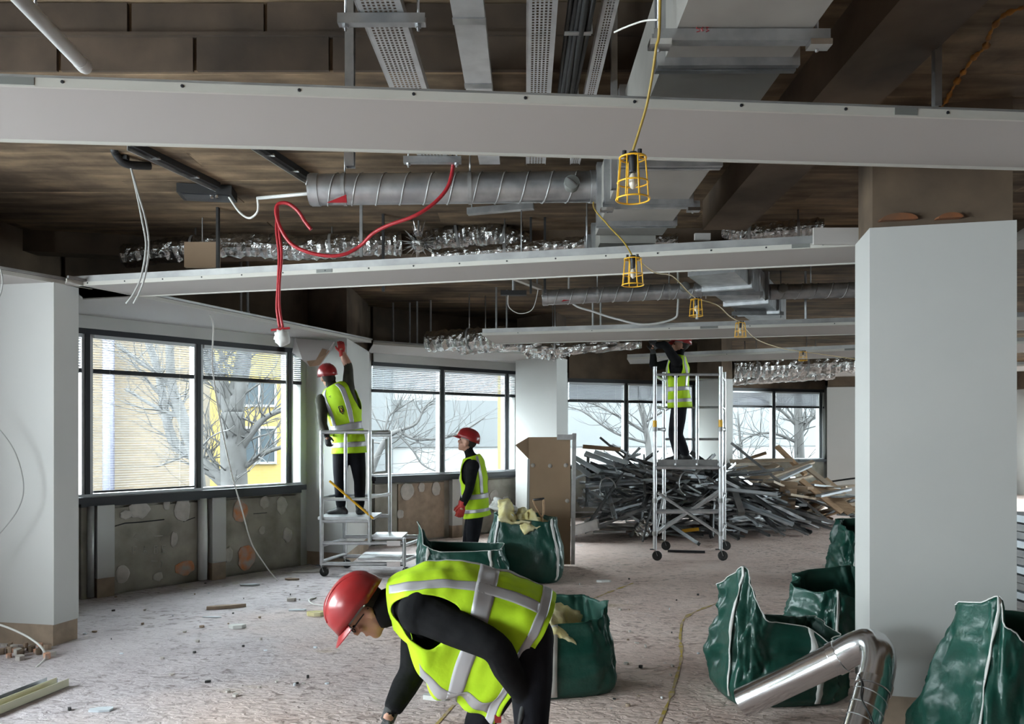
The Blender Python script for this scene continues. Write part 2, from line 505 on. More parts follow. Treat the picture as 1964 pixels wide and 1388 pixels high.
while y < 7.6:
    x = -6.4 + 1.07 * (row % 3) * .7
    while x < 6.3:
        ok = all(inside(x + a * 1.2, y + b * 0.2, OUT) for a in (-1, 1) for b in (-1, 1)) and abs(x) < y * 0.75 + 0.6
        if ok and cnt < 230:
            o = pan_o if first else bpy.data.objects.new('formwork_panel', pan_me)
            if not first:
                C.objects.link(o); o.parent = ceiling
            first = False
            o.location = (x, y, SLAB + rng.uniform(0.0, 0.006))
            cnt += 1
        x += pw
    y += ph; row += 1

# walls of the bays: spandrel below the sill, concrete beam over the window
def bay_geo(k):
    a = Vector((*BAY[k][0], 0)); b = Vector((*BAY[k][1], 0))
    d = (b - a).normalized()
    n = Vector((d.y, -d.x, 0))
    return a, b, d, n

def on_wall(px, k, off=0.0):
    """point on the bay's wall line hit by the photo column px (off = metres towards the room)"""
    a, b, d, n = bay_geo(k)
    a = a + n * off
    kx = (px - 982.0) / FPX
    t = (kx * a.y - a.x) / (d.x - kx * d.y)
    return a + d * t

SIDE = {1: 'left', 2: 'left', 3: 'far', 4: 'far', 5: 'far', 6: 'left', 7: 'left', 8: 'right', 9: 'right', 10: 'right', 11: 'right', 12: 'back', 13: 'back', 14: 'back'}
WALL = {}
for k in BAY:
    a, b, d, n = bay_geo(k)
    mb = MB()
    for z0, z1 in ((0.0, SILL - 0.07),):
        mb.prism([(a.x, a.y), (b.x, b.y), (b.x - n.x * .25, b.y - n.y * .25), (a.x - n.x * .25, a.y - n.y * .25)], z0, z1)
    WALL[k] = mb.build('wall_' + SIDE[k], M['conc'], kind='structure')
    mb = MB()
    m0 = 0.22
    mb.prism([(a.x + n.x * .05, a.y + n.y * .05), (b.x + n.x * .05, b.y + n.y * .05), (b.x - n.x * m0, b.y - n.y * m0), (a.x - n.x * m0, a.y - n.y * m0)], HEAD + 0.02, RAISED + .02)
    mb.build('beam_concrete', M['beamc'], kind='structure')
# solid returns between the bays
def wall_between(p, q, side, z1=RAISED + .02, m='beamc', t=0.2):
    p = Vector((*p, 0)); q = Vector((*q, 0)); d = (q - p).normalized(); n = Vector((d.y, -d.x, 0))
    poly = [(p.x, p.y), (q.x, q.y), (q.x - n.x * t, q.y - n.y * t), (p.x - n.x * t, p.y - n.y * t)]
    w_ = MB().prism(poly, 0, CEIL).build('wall_' + side, M[m], kind='structure')
    MB().prism(poly, CEIL, z1).build('concrete_upstand', M['beamc'], w_)  # dark colour puts the shade of the ceiling void into the wall
wall_between(OUT[0], OUT[1], 'left', m='white')
wall_between(OUT[2], OUT[3], 'left', m='white')
wall_between(OUT[4], (-4.95, 6.0), 'left', m='white')
wall_between((-4.95, 6.0), (-4.6, 6.9), 'left', m='white')
wall_between((-4.6, 6.9), OUT[7], 'left', m='white')
wall_between(OUT[8], OUT[9], 'left', m='white')
wall_between(OUT[10], OUT[11], 'left', m='white')
wall_between(OUT[12], OUT[13], 'far', m='white')
wall_between(OUT[14], OUT[15], 'far', m='white')
wall_between(OUT[16], OUT[17], 'far', m='white')
for a, b in ((21.9, 20.2), (15.4, 14.2), (9.4, -8.0)):
    wall_between((14, a), (14, b), 'right', m='white')
for a, b in ((14, -6.5),):
    wall_between((a, -8), (b, -8), 'back', m='white')

# ------------------------------------------------------------------ windows
WIN = {}
def make_window(k, mull):
    """mull: list of (t in metres along the bay)"""
    a, b, d, n = bay_geo(k)
    L = (b - a).length
    w = thing('window_%d' % k, (a.x, a.y, SILL), kind='structure')
    R = Matrix((d, n, Vector((0, 0, 1)))).transposed()
    def bx(t0, t1, z0, z1, o0, o1):
        c = a + d * ((t0 + t1) / 2) + n * ((o0 + o1) / 2); c.z = (z0 + z1) / 2
        return MB().box(c, (t1 - t0, o1 - o0, z1 - z0), R)
    bx(0, L, SILL - .07, SILL - .005, -.2, .13).build('sill', M['black'], w)
    bx(0, L, SILL - .005, SILL + .02, -.1, .02).build('sill_bead', M['silver'], w)
    bx(0, L, HEAD - .055, HEAD + .02, -.10, .03).build('head_frame', M['black'], w)
    ed = [0.0] + list(mull) + [L]
    for t in mull:
        bx(t - .035, t + .012, SILL + .02, HEAD - .055, -.08, .035).build('mullion', M['black'], w)
        bx(t + .012, t + .045, SILL + .02, HEAD - .055, -.08, .018).build('mullion_bead', M['silver'], w)
        bx(t - .066, t - .035, SILL + .02, HEAD - .055, -.08, .018).build('mullion_bead', M['silver'], w)
    for i in range(len(ed) - 1):
        t0, t1 = ed[i], ed[i + 1]
        g0 = t0 + (.045 if i else 0); g1 = t1 - (.066 if i < len(ed) - 2 else 0)
        bx(g0, g1, TRANSOM - .022, TRANSOM + .022, -.08, .02).build('transom', M['black'], w)
        bx(g0, g1, TRANSOM + .022, HEAD - .055, -.046, -.040).build('pane', GLASS, w)
        bx(g0, g1, SILL + .02, TRANSOM - .022, -.046, -.040).build('pane', GLASS, w)
    WIN[k] = (a, d, n, ed)
    return w

def t_of(px, k):
    a, b, d, n = bay_geo(k)
    return (on_wall(px, k) - a).dot(d)

mulls = {1: [t_of(168, 1), t_of(381, 1), t_of(555, 1)],
         2: [t_of(848, 2), t_of(972, 2)],
         3: [t_of(1201, 3), t_of(1330, 3)],
         4: [t_of(1484, 4), t_of(1574, 4)]}
for k in BAY:
    a, b, d, n = bay_geo(k)
    L = (b - a).length
    make_window(k, mulls.get(k, [L / 3, 2 * L / 3]))

# ------------------------------------------------------------------ venetian blinds
def make_blind(k, i, zbot, pitch, tilt, label, matn='slat', inset=0.02):
    a, d, n, ed = WIN[k]
    t0 = ed[i] + (.05 if i else 0.01); t1 = ed[i + 1] - (.07 if i < len(ed) - 2 else 0.01)
    R = Matrix((d, n, Vector((0, 0, 1)))).transposed()
    o = n * inset
    base = a + d * ((t0 + t1) / 2) + o; base.z = zbot
    bl = thing('venetian_blind', base, label, 'blind', 'venetian blinds along the windows')
    ctr = a + d * ((t0 + t1) / 2) + o
    MB().box((ctr.x, ctr.y, HEAD - .075), (t1 - t0, .035, .035), R).build('head_rail', M['silver'], bl)
    mb = MB(); z = HEAD - .105
    hw = 0.0125
    while z > zbot + .02:
        p = a + d * t0 + o; q = a + d * t1 + o
        dn = n * (hw * math.cos(tilt)); dz = hw * math.sin(tilt)
        vs = [p - dn + Vector((0, 0, z - dz)), q - dn + Vector((0, 0, z - dz)), q + Vector((0, 0, z + .0022)), p + Vector((0, 0, z + .0022)),
              q + dn + Vector((0, 0, z + dz)), p + dn + Vector((0, 0, z + dz))]
        mb.add(vs, [(0, 1, 2, 3), (3, 2, 4, 5)])
        z -= pitch
    sl = mb.build('slats', M[matn], bl, kind='stuff')
    MB().box((ctr.x, ctr.y, zbot), (t1 - t0, .03, .022), R).build('bottom_rail', M['black'], bl)
    for f in (0.15, 0.85):
        p = a + d * (t0 + (t1 - t0) * f) + o
        MB().tube([(p.x, p.y, zbot), (p.x, p.y, HEAD - .08)], .0015, 4).build('ladder_cord', M['whitecable'], bl)
    return bl

make_blind(1, 0, 2.33, .028, .5, 'narrow venetian blind beside the white column nearest the grey windowsill corner')
make_blind(1, 1, 1.09, .026, .10, 'fully lowered open venetian blind before the tan brick building')
make_blind(1, 2, 2.33, .026, .42, 'half raised venetian blind before the yellow building')
make_blind(1, 3, 2.33, .026, .5, 'narrow half raised blind beside the column being stripped')
make_blind(2, 0, 2.33, .028, .62, 'half raised venetian blind behind the aluminium work platform guardrail')
make_blind(2, 1, 2.33, .028, .62, 'half raised venetian blind above the standing worker')
make_blind(2, 2, 2.33, .030, .5, 'narrow half raised blind beside the column behind the brown board')
make_blind(3, 0, 2.33, .0245, 1.02, 'half raised grey blind above the steel scrap heap, pane without scaffold')
make_blind(3, 1, 2.33, .0245, 1.02, 'half raised grey blind crossed by the scaffold tower posts')
make_blind(4, 0, 2.33, .0245, 1.02, 'closed upper blind above the timber scrap, next to the scaffold side column')
make_blind(4, 1, 2.33, .0245, 1.02, 'closed upper blind above the timber scrap, next to the farthest white column')

# ------------------------------------------------------------------ spandrel of bay 1 and 2: boards, dabs, pipes
def wall_patch(k, px, py, rx, ry, m, off=0.0, seed=0, name='adhesive_dab', t=0.012):
    """an irregular flat oval dab of adhesive; rx, ry in photo pixels"""
    a, b, d, n = bay_geo(k)
    p = on_wall(px, k); z = CAMZ + (HOR - py) * p.y / FPX
    s = p.y / FPX
    q = on_wall(px + rx, k)
    wx = (q - p).length; hz = ry * s
    rn = random.Random(seed * 31 + int(px))
    rings = [[], [], []]
    for i in range(14):
        an = 2 * PI * i / 14
        r = 1 + rn.uniform(-.13, .13)
        base = p + d * (math.cos(an) * wx * r) + Vector((0, 0, z + math.sin(an) * hz * r))
        rings[0].append(base + n * off)
        rings[1].append(base + n * (off + t * .7))
        c0 = p + Vector((0, 0, z))
        rings[2].append(c0 + (base - c0) * .8 + n * (off + t))
    return MB().loft(rings, True, True, True).build(name, M[m], WALL[k], smooth=False)

def wall_board(k, px0, px1, z0, z1, o0, o1, m, name):
    a, b, d, n = bay_geo(k)
    p = on_wall(px0, k); q = on_wall(px1, k)
    R = Matrix((d, n, Vector((0, 0, 1)))).transposed()
    c = (p + q) / 2 + n * ((o0 + o1) / 2); c.z = (z0 + z1) / 2
    return MB().box(c, ((q - p).length, o1 - o0, z1 - z0), R).build(name, M[m], WALL[k])

ZS = SILL - .08
# bay 1
wall_board(1, 152, 171, 0, ZS, .0, .05, 'conc', 'recess_block')
for px0, px1 in ((179, 212), (399, 425)):
    wall_board(1, px0, px1, .20, ZS - .02, .0, .10, 'white', 'pilaster_board')
    wall_board(1, px0, px1, 0, .20, .0, .094, 'boardbrown', 'pilaster_base')
wall_board(1, 214, 376, .03, ZS - .06, .0, .030, 'conc', 'concrete_panel')
wall_board(1, 427, 566, .03, ZS - .06, .0, .030, 'conc', 'concrete_panel')
wall_board(1, 150, 572, ZS - .03, ZS + .01, .0, .075, 'black', 'rail')
p = on_wall(388, 1, .05)
MB().tube([(p.x, p.y, .02), (p.x + .004, p.y, .5), (p.x, p.y, ZS - .02)], [.05, .055, .05], 10).build('chase_pipe', M['pvc'], WALL[1], smooth=True)
p = on_wall(174, 1, .07)
MB().tube([(p.x, p.y, .02), (p.x, p.y, ZS - .02)], .035, 8).build('chase_pipe', M['galvflat'], WALL[1], smooth=True)
for j, (px, py, rx, ry, m) in enumerate((
        (265, 977, 20, 16, 'dab'), (348, 977, 15, 21, 'dab'), (317, 966, 6, 12, 'dab'), (331, 1034, 7, 15, 'dab'), (232, 1100, 14, 18, 'dab'),
        (352, 1088, 18, 14, 'dabo'), (458, 979, 15, 20, 'dabo'), (505, 962, 9, 12, 'dab'), (538, 968, 10, 17, 'dab'),
        (470, 1068, 16, 23, 'dabo'), (435, 1062, 9, 14, 'dab'), (548, 1024, 9, 14, 'dab'), (499, 1016, 6, 8, 'dab'), (300, 1105, 10, 9, 'dab'), (240, 986, 12, 9, 'dab'))):
    wall_patch(1, px, py, rx, ry, m, .030, j)
# faint scratched workshop letters and crack on the panel
def wall_stroke(k, pts, m, r=.0035, name='scratched_mark', off=.031):
    q = []
    for px, py in pts:
        p = on_wall(px, k, off); q.append((p.x, p.y, CAMZ + (HOR - py) * p.y / FPX))
    return MB().tube(q, r, 4).build(name, M[m], WALL[k])
for pts in ([(255, 1062), (255, 1048), (262, 1048)], [(255, 1055), (260, 1055)],
            [(274, 1062), (277, 1047), (281, 1061)], [(275, 1056), (280, 1056)],
            [(296, 1046), (296, 1061), (302, 1060), (301, 1053), (296, 1053), (302, 1050), (301, 1046), (296, 1046)],
            [(318, 1046), (311, 1046), (311, 1060), (318, 1060)], [(311, 1053), (316, 1053)]):
    wall_stroke(1, pts, 'dab')
wall_stroke(1, [(262, 1024), (256, 1031), (266, 1037)], 'dab'); wall_stroke(1, [(296, 1028), (312, 1027), (309, 1037)], 'dab')
wall_stroke(1, [(290, 1076), (303, 1076)], 'dab'); wall_stroke(1, [(307, 1074), (311, 1079), (309, 1088)], 'dab')
wall_stroke(1, [(216, 1010), (240, 1003), (270, 1001), (315, 996)], 'black', .006, 'crack')
wall_stroke(1, [(352, 1000), (374, 992)], 'black', .005, 'crack')
wall_stroke(1, [(486, 985), (512, 983)], 'black', .004, 'crack')
# bay 2
wall_board(2, 716, 758, .0, ZS - .05, .0, .05, 'conc', 'recess_block')
wall_board(2, 762, 850, .03, ZS - .06, .0, .03, 'boardbrown', 'concrete_panel')
wall_board(2, 861, 880, .2, ZS - .02, .0, .10, 'white', 'pilaster_board')
wall_board(2, 861, 880, 0, .2, .0, .094, 'boardbrown', 'pilaster_base')
wall_board(2, 884, 978, .03, ZS - .06, .0, .03, 'conc', 'concrete_panel')
wall_board(2, 714, 985, ZS - .03, ZS + .01, .0, .075, 'black', 'rail')
for j, (px, py, rx, ry) in enumerate(((779, 942, 12, 16), (806, 934, 6, 9), (834, 937, 9, 13), (765, 985, 7, 9), (945, 950, 8, 11), (968, 962, 7, 12))):
    wall_patch(2, px, py, rx, ry, 'dab', .030, j + 40)

# ------------------------------------------------------------------ columns: concrete core with white boxing
def make_column(poly, label, core_top=SLAB, top=CEIL, base=.17, core_mat='beamc', base_mat='boardbrown', core_poly=None):
    cx = sum(p[0] for p in poly) / len(poly); cy_ = sum(p[1] for p in poly) / len(poly)
    c = thing('column', (cx, cy_, 0), label, kind='structure')
    inset = core_poly or [(cx + (x - cx) * .955, cy_ + (y - cy_) * .955) for x, y in poly]
    base_poly = [(cx + (x - cx) * .985, cy_ + (y - cy_) * .985) for x, y in poly]
    MB().prism(poly, base, top).build('boxing', M['white'], c)
    MB().prism(base_poly, 0, base).build('base_band', M[base_mat], c)
    MB().prism(inset, top, core_top).build('concrete_core', M[core_mat], c)
    return c

def cw(poly):
    a = sum(poly[i][0] * poly[(i + 1) % len(poly)][1] - poly[(i + 1) % len(poly)][0] * poly[i][1] for i in range(len(poly)))
    return poly if a > 0 else poly[::-1]

COL1 = cw([(-3.65, 6.23), (-3.585, 6.47), (-4.3, 6.88), (-4.93, 6.62), (-4.93, 6.48)])
col1 = make_column(COL1, 'white boxed column cut off by the picture edge, dusty foot and loose cables beside it', core_poly=cw([(-4.9, 6.5), (-4.45, 6.75), (-4.6, 6.88), (-4.93, 6.7)]))
COL2 = cw([(-2.68, 10.16), (-2.09, 9.90), (-2.11, 11.55), (-2.5, 11.3)])
col2 = make_column(COL2, 'white boxed column whose board the worker on the low platform pulls away')
COL3 = cw([(0.06, 13.0), (0.70, 12.25), (0.905, 12.8), (1.0, 15.3), (0.3, 14.0)])
col3 = make_column(COL3, 'white boxed column behind the leaning brown board')
COL4 = cw([(3.75, 15.9), (4.05, 15.1), (4.32, 15.3), (5.0, 18.3), (4.1, 17.0)])
col4 = make_column(COL4, 'white boxed column seen through the tall scaffold tower', top=2.75)
COL5 = cw([(7.25, 18.0), (7.86, 17.8), (8.05, 17.95), (9.0, 21.0), (8.1, 20.0)])
col5 = make_column(COL5, 'farthest white boxed column beyond the timber scrap', top=2.75)
ang = math.radians(-13)
ca, sa = math.cos(ang), math.sin(ang)
def rot2(p): return (ca * p[0] - sa * p[1], sa * p[0] + ca * p[1])
fl = PX(1668, 4.58), 4.58
COL6 = cw([(fl[0] + rot2((u, v))[0], fl[1] + rot2((u, v))[1]) for u, v in ((0, 0), (.77, 0), (.77, .42), (0, .42))])
col6 = make_column(COL6, 'broad free-standing white column in front of the green bags', base=.17)
for px, py, rx, ry, s_ in ((1725, 421, 32, 13, 1), (1824, 417, 21, 10, 2)):
    f0 = Vector((*COL6[0], 0))
    Y = 4.56 - (px - 1668) * .00072
    p = P(px, py, Y)
    s = Y / FPX
    ring0 = []; ring1 = []
    for i in range(16):
        a_ = PI * i / 15
        q = p + Vector((math.cos(a_) * rx * s, -math.cos(a_) * rx * s * .23, math.sin(a_) * ry * s))
        ring0.append(q + Vector((0, .08, 0))); ring1.append(q + Vector((0, -.002, 0)))
    MB().loft([ring0, ring1], True, True, True).build('primer_patch', M['primer'], col6)

# ------------------------------------------------------------------ ceiling margins (white boards left hanging) with metal edge
def make_margin(n, near, far, label, metal=True, screws=9, slots=(), up=.032, chan=.05):
    """near, far: plan polylines (p, q) of the board; label"""
    (a, b), (c, d_) = near, far
    t = thing('trim_%d' % n, ((a[0] + b[0]) / 2, (a[1] + b[1]) / 2, CEIL), label, kind='structure')
    poly = cw([a, b, d_, c])
    MB().prism(poly, CEIL, CEIL + .018).build('soffit_board', M['margin'], t)
    A = Vector((*a, 0)); B = Vector((*b, 0)); dr = (B - A).normalized(); nn = Vector((dr.y, -dr.x, 0))
    L = (B - A).length
    R = Matrix((dr, nn, Vector((0, 0, 1)))).transposed()
    mid = (A + B) / 2
    MB().box((mid.x + nn.x * .004, mid.y + nn.y * .004, CEIL + up / 2 - .002), (L, .012, up), R).build('edge_trim', M['edge'], t)
    if metal:
        MB().box((mid.x - nn.x * .012, mid.y - nn.y * .012, CEIL + up + chan / 2), (L, .02, chan), R).build('metal_channel', M['galvflat'], t)
    # dark shadow-gap strip along the far edge
    C_ = Vector((*c, 0)); D = Vector((*d_, 0)); m2 = (C_ + D) / 2; dr2 = (D - C_).normalized(); n2 = Vector((dr2.y, -dr2.x, 0))
    R2 = Matrix((dr2, n2, Vector((0, 0, 1)))).transposed()
    MB().box((m2.x, m2.y, CEIL + .02), ((D - C_).length, .012, .06), R2).build('edge_trim', M['edge'], t)
    for i in range(screws):
        f = (i + .5) / screws
        p = A + dr * (L * f) + nn * .011
        MB().lathe([(.0, .003), (.006, .002), (.006, -.004)], (p.x, p.y, CEIL + up * .55), nn, 8).build('screw', M['black'], t)
    for f, wd in slots:
        p = A + dr * (L * f) + nn * .010
        MB().box((p.x, p.y, CEIL + up * .5), (wd, .006, up * .8), R).build('slot_plate', M['plate'], t)
    return t

def edge_pts(l, r):
    """(px, py) of the two ends on the ceiling plane -> plan points"""
    out = []
    for px, py in (l, r):
        Y = (CEIL - CAMZ) * FPX / (HOR - py)
        out.append((PX(px, Y), Y))
    return tuple(out)
def extend(seg, l, r):
    a = Vector(seg[0]); b = Vector(seg[1]); d = (b - a).normalized()
    return (tuple(a - d * l), tuple(b + d * r))

M1n = extend(edge_pts((0, 165), (1964, 232)), 1.2, 1.5); M1f = extend(edge_pts((0, 267), (1964, 322)), 1.2, 1.5)
make_margin(1, M1n, M1f, 'broad white ceiling margin board spanning the whole picture overhead', screws=16, slots=((.195, .12), (.693, .09)), chan=.012)
M2n = extend(edge_pts((135, 549), (1650, 471)), 0, .3); M2f = extend(edge_pts((160, 572), (1650, 503)), 0, .3)
make_margin(2, M2n, M2f, 'white ceiling margin board running from the cut-off column to the broad column', screws=18, slots=((.36, .13), (.895, .11)))
M3n = extend(edge_pts((925, 643), (1650, 622)), 0, 6.5); M3f = extend(edge_pts((950, 659), (1650, 640)), 0, 6.5)
make_margin(3, M3n, M3f, 'white ceiling margin board just above the helmet of the worker on the tall scaffold', screws=12, slots=((.25, .2),))
M4n = extend(edge_pts((1203, 689), (1650, 671)), 0, 5); M4f = extend(edge_pts((1208, 697), (1650, 684)), 0, 5)
make_margin(4, M4n, M4f, 'narrow white ceiling margin behind the worker on the tall scaffold', screws=8, slots=((.4, .25),))
M5n = extend(edge_pts((1480, 719), (1650, 713)), 0, 4); M5f = extend(edge_pts((1480, 725), (1650, 720)), 0, 4)
make_margin(5, M5n, M5f, 'farthest ceiling margin board over the timber scrap', screws=4)
# perimeter margins along bays 1 and 2
PM1 = edge_pts((128, 541), (712, 657))
a1, b1, d1, n1 = bay_geo(1)
make_margin(6, (PM1[1], PM1[0]), ((-2.55, 10.25), (-4.7, 7.75)), 'white perimeter ceiling board over the window beside the cut-off column', screws=6, chan=.02)
PM2 = edge_pts((716, 660), (1070, 684))
make_margin(7, (PM2[1], PM2[0]), ((0.15, 13.75), (-2.2, 11.9)), 'white perimeter ceiling board over the window behind the standing worker', screws=6, chan=.02)
# board over the cut-off column continuing towards the camera side
make_margin(8, ((-3.50, 6.52), (-4.3, 5.1)), ((-4.75, 6.9), (-5.15, 4.8)), 'white ceiling board over the head of the cut-off column', screws=2, chan=.02)
# raised board beside the broad column
MB().box(P(1608, 453, 4.98), (.32, .02, .105)).build('trim_9', M['margin'], kind='structure')
MB().box((3.95, 4.72, 2.93), (1.6, .5, .06), Matrix.Rotation(ang, 3, 'Z')).build('trim_10', M['margin'], kind='structure')
# blind boxes: white fascia between window head and margin
for k in (1, 2):
    a, b, d, n = bay_geo(k)
    L = (b - a).length
    R = Matrix((d, n, Vector((0, 0, 1)))).transposed()
    c = (a + b) / 2 + n * .06; c.z = (HEAD + CEIL) / 2 + .005
    MB().box(c, (L, .02, CEIL - HEAD + .01), R).build('trim_%d' % (10 + k), M['white'], kind='structure')
# ================================================================== outside
def brick_mat(name, c1, c2, mortar, scale=1.0):
    m = bpy.data.materials.new(name); m.use_nodes = True
    nt = m.node_tree; b = nt.nodes['Principled BSDF']
    tc = nt.nodes.new('ShaderNodeTexCoord'); mp = nt.nodes.new('ShaderNodeMapping')
    mp.inputs['Rotation'].default_value = (PI / 2, 0, 0)
    nt.links.new(tc.outputs['Object'], mp.inputs['Vector'])
    br = nt.nodes.new('ShaderNodeTexBrick'); br.inputs['Scale'].default_value = 1.0
    br.inputs['Color1'].default_value = (*c1, 1); br.inputs['Color2'].default_value = (*c2, 1); br.inputs['Mortar'].default_value = (*mortar, 1)
    br.inputs['Brick Width'].default_value = .225 * scale; br.inputs['Row Height'].default_value = .075 * scale; br.inputs['Mortar Size'].default_value = .008 * scale
    nt.links.new(mp.outputs['Vector'], br.inputs['Vector']); nt.links.new(br.outputs['Color'], b.inputs['Base Color'])
    b.inputs['Roughness'].default_value = 0.9
    return m
M['brick'] = brick_mat('tan_brick', (0.062, 0.046, 0.028), (0.048, 0.035, 0.021), (0.048, 0.039, 0.030), 1.4)
M['ybrick'] = brick_mat('yellow_brick', (0.135, 0.096, 0.024), (0.12, 0.085, 0.020), (0.12, 0.09, 0.03), 1.4)
M['render_w'] = mat('white_render', (0.12, 0.12, 0.12), 0.8)
M['extgrey'] = mat('grey_cladding', (0.040, 0.043, 0.045), 0.7)
M['extglass'] = mat('distant_window_glass', (0.022, 0.029, 0.034), 0.35, spec=0.12)
M['bark'] = mat('tree_bark', (0.034, 0.033, 0.033), 0.9, col2=(0.024, 0.023, 0.022), scale=6, bump=0.5)
M['asphalt'] = mat('street_asphalt', (0.04, 0.04, 0.04), 0.9)

MB().prism([(-60, 0), (60, 0), (60, 90), (-60, 90)], -4.6, -4.5).build('ground', M['asphalt'], kind='structure')

def make_building(name, p0, p1, z0, z1, depth, wm, label, wins, band=None):
    """p0 -> p1: the face towards us (left to right as seen); wins: (t0, t1, z0, z1) in metres"""
    p0 = Vector((*p0, 0)); p1 = Vector((*p1, 0)); d = (p1 - p0).normalized(); n = Vector((d.y, -d.x, 0)); L = (p1 - p0).length
    ang_ = math.atan2(d.y, d.x)
    t = thing(name, (p0.x, p0.y, z0), label, 'building')
    wall = MB().box((L / 2, depth / 2, (z1 - z0) / 2), (L, depth, z1 - z0))
    me_o = wall.build('wall', wm, origin=(0, 0, 0))
    me_o.parent = t; me_o.location = (0, 0, 0); me_o.rotation_euler = (0, 0, ang_)
    R = Matrix((d, n, Vector((0, 0, 1)))).transposed()
    if band:
        for zb, hb, mb_ in band:
            c = p0 + d * (L / 2) + n * .06; c.z = zb
            MB().box(c, (L, .12, hb), R).build('string_course', mb_, t)
    for (t0, t1, wz0, wz1) in wins:
        c = p0 + d * ((t0 + t1) / 2) + n * .03; c.z = (wz0 + wz1) / 2
        fr = MB()
        fw = .09
        for (aa, bb, cc, dd) in ((t0, t0 + fw, wz0, wz1), (t1 - fw, t1, wz0, wz1), (t0, t1, wz1 - fw, wz1), (t0, t1, wz0, wz0 + fw), ((t0 + t1) / 2 - .04, (t0 + t1) / 2 + .04, wz0, wz1)):
            q = p0 + d * ((aa + bb) / 2) + n * .05; q.z = (cc + dd) / 2
            fr.box(q, (bb - aa, .1, dd - cc), R)
        w_ = fr.build('window', M['render_w'], t)
        MB().box(c, (t1 - t0 - .06, .03, wz1 - wz0 - .06), R).build('pane', M['extglass'], w_)
    cap = p0 + d * (L / 2); cap.z = z1 + .1
    cap = cap - n * depth / 2
    MB().box(cap, (L + .3, depth + .3, .2), R).build('roof', M['extgrey'], t)
    return t

bA = make_building('brick_building', (-15.5, 19.0), (-8.2, 20.6), -4.5, 9.0, 1.5, M['brick'], 'tan brick building seen through the fully lowered blind', [(1.2, 2.6, 0.6, 2.4), (1.2, 2.6, -2.6, -.8)])
q = Vector((PX(214, 19.9), 19.75, 0))
MB().tube([(q.x, q.y, -4.4), (q.x, q.y, 8.6)], .14, 10).build('drainpipe', mat('grey_drainpipe', (.05, .05, .07), .5), bA, smooth=True)
bB = make_building('yellow_building', (-13.0, 29.0), (-6.6, 31.2), -4.5, 10.0, 1.5, M['ybrick'], 'yellow walled building with white framed windows behind the forked tree',
                   [(2.8, 4.1, 2.7, 3.75), (2.8, 4.1, .5, 1.95), (2.8, 4.1, 4.9, 6.2), (5.0, 6.2, .5, 1.95), (5.0, 6.2, 2.7, 3.75)])
bC = make_building('street_building', (-6.5, 33.0), (22, 38.5), -4.5, 14.0, 9, M['render_w'], 'long white office block with grey window bands across the street',
                   [(i * 2.9 + .5, i * 2.9 + 2.4, z, z + 1.7) for i in range(9) for z in (1.25, 5.0)],
                   band=((2.1, 2.0, M['extgrey']), (5.8, 1.9, M['extgrey']), (-2.2, 1.8, M['extgrey'])))
# projecting yellow pier and grey brick pier on the white block
for px, wd, m_ in ((963, .35, M['ybrick']), (731, .9, M['extgrey'])):
    Y = 32.0
    MB().box((PX(px, Y), Y, 3), (wd, .5, 15)).build('pier', m_, bC)

def make_tree(name, limbs, label, seed, twig=1.0, nt=20, rtip=.010):
    """limbs: list of (polyline points, r0, r1). Adds smaller random twigs along them."""
    rn = random.Random(seed)
    base = Vector(limbs[0][0][0])
    t = thing(name, (base.x, base.y, -4.5), label, 'tree', 'bare trees outside the windows')
    tr = MB(); br = MB()
    for i, (pts, r0, r1) in enumerate(limbs):
        pp = catmull(pts, 5); n = len(pp)
        rr = [r0 + (r1 - r0) * j / (n - 1) for j in range(n)]
        (tr if i == 0 else br).tube(pp, rr, 8 if i == 0 else 6)
        ln = sum((pp[j + 1] - pp[j]).length for j in range(n - 1))
        for _ in range(int(nt * (0.45 if i == 0 else 1.0))):
            f = rn.uniform(.35 if i == 0 else .1, 1.0)
            j = min(int(f * (n - 1)), n - 2)
            p = pp[j]; ax = (pp[j + 1] - pp[j]).normalized()
            dv = Vector((rn.uniform(-1, 1), rn.uniform(-.8, .8), rn.uniform(-.25, 1.0))).normalized()
            dv = (dv + ax * .5).normalized()
            L = rn.uniform(.5, 1.5) * twig
            r = max(min(rr[j] * .35, .028), rtip * .7)
            q = [p]
            for s_ in range(4):
                dv = (dv + Vector((rn.uniform(-.35, .35), rn.uniform(-.3, .3), rn.uniform(-.15, .3)))).normalized()
                q.append(q[-1] + dv * L / 4)
                if s_ in (1, 2):
                    d2 = (dv + Vector((rn.uniform(-.9, .9), rn.uniform(-.5, .5), rn.uniform(-.3, .8)))).normalized()
                    e = q[-1]
                    br.tube([e, e + d2 * L * .28, e + d2 * L * .5 + Vector((0, 0, .06 * L))], [r * .45, r * .3, r * .12], 4, False)
            br.tube(q, [r, r * .75, r * .55, r * .35, r * .15], 4, False)
    tr.build('trunk', M['bark'], t, smooth=True)
    br.build('branches', M['bark'], t, smooth=True)
    return t
Yt = 15.5
def PT(l, Y=None): return [P(x, y, (Y or Yt)) for x, y in l]
make_tree('tree', [(PT([(452, 1225), (451, 1000), (447, 860), (446, 790)]), .30, .24),
                   (PT([(446, 790), (425, 740), (400, 690), (385, 560)]), .20, .10),
                   (PT([(446, 790), (462, 720), (475, 640), (500, 540)]), .20, .10),
                   (PT([(450, 940), (420, 915), (380, 880), (330, 840), (300, 700), (260, 600)]), .16, .05),
                   (PT([(448, 885), (475, 840), (510, 800), (560, 780)]), .10, .04),
                   (PT([(450, 910), (490, 880), (530, 860), (600, 850)]), .07, .03),
                   (PT([(430, 930), (410, 885), (395, 860), (388, 858)]), .05, .02)],
          'large bare tree with forked trunk in front of the yellow building', 5, 1.0, 22)
Yt = 14.0
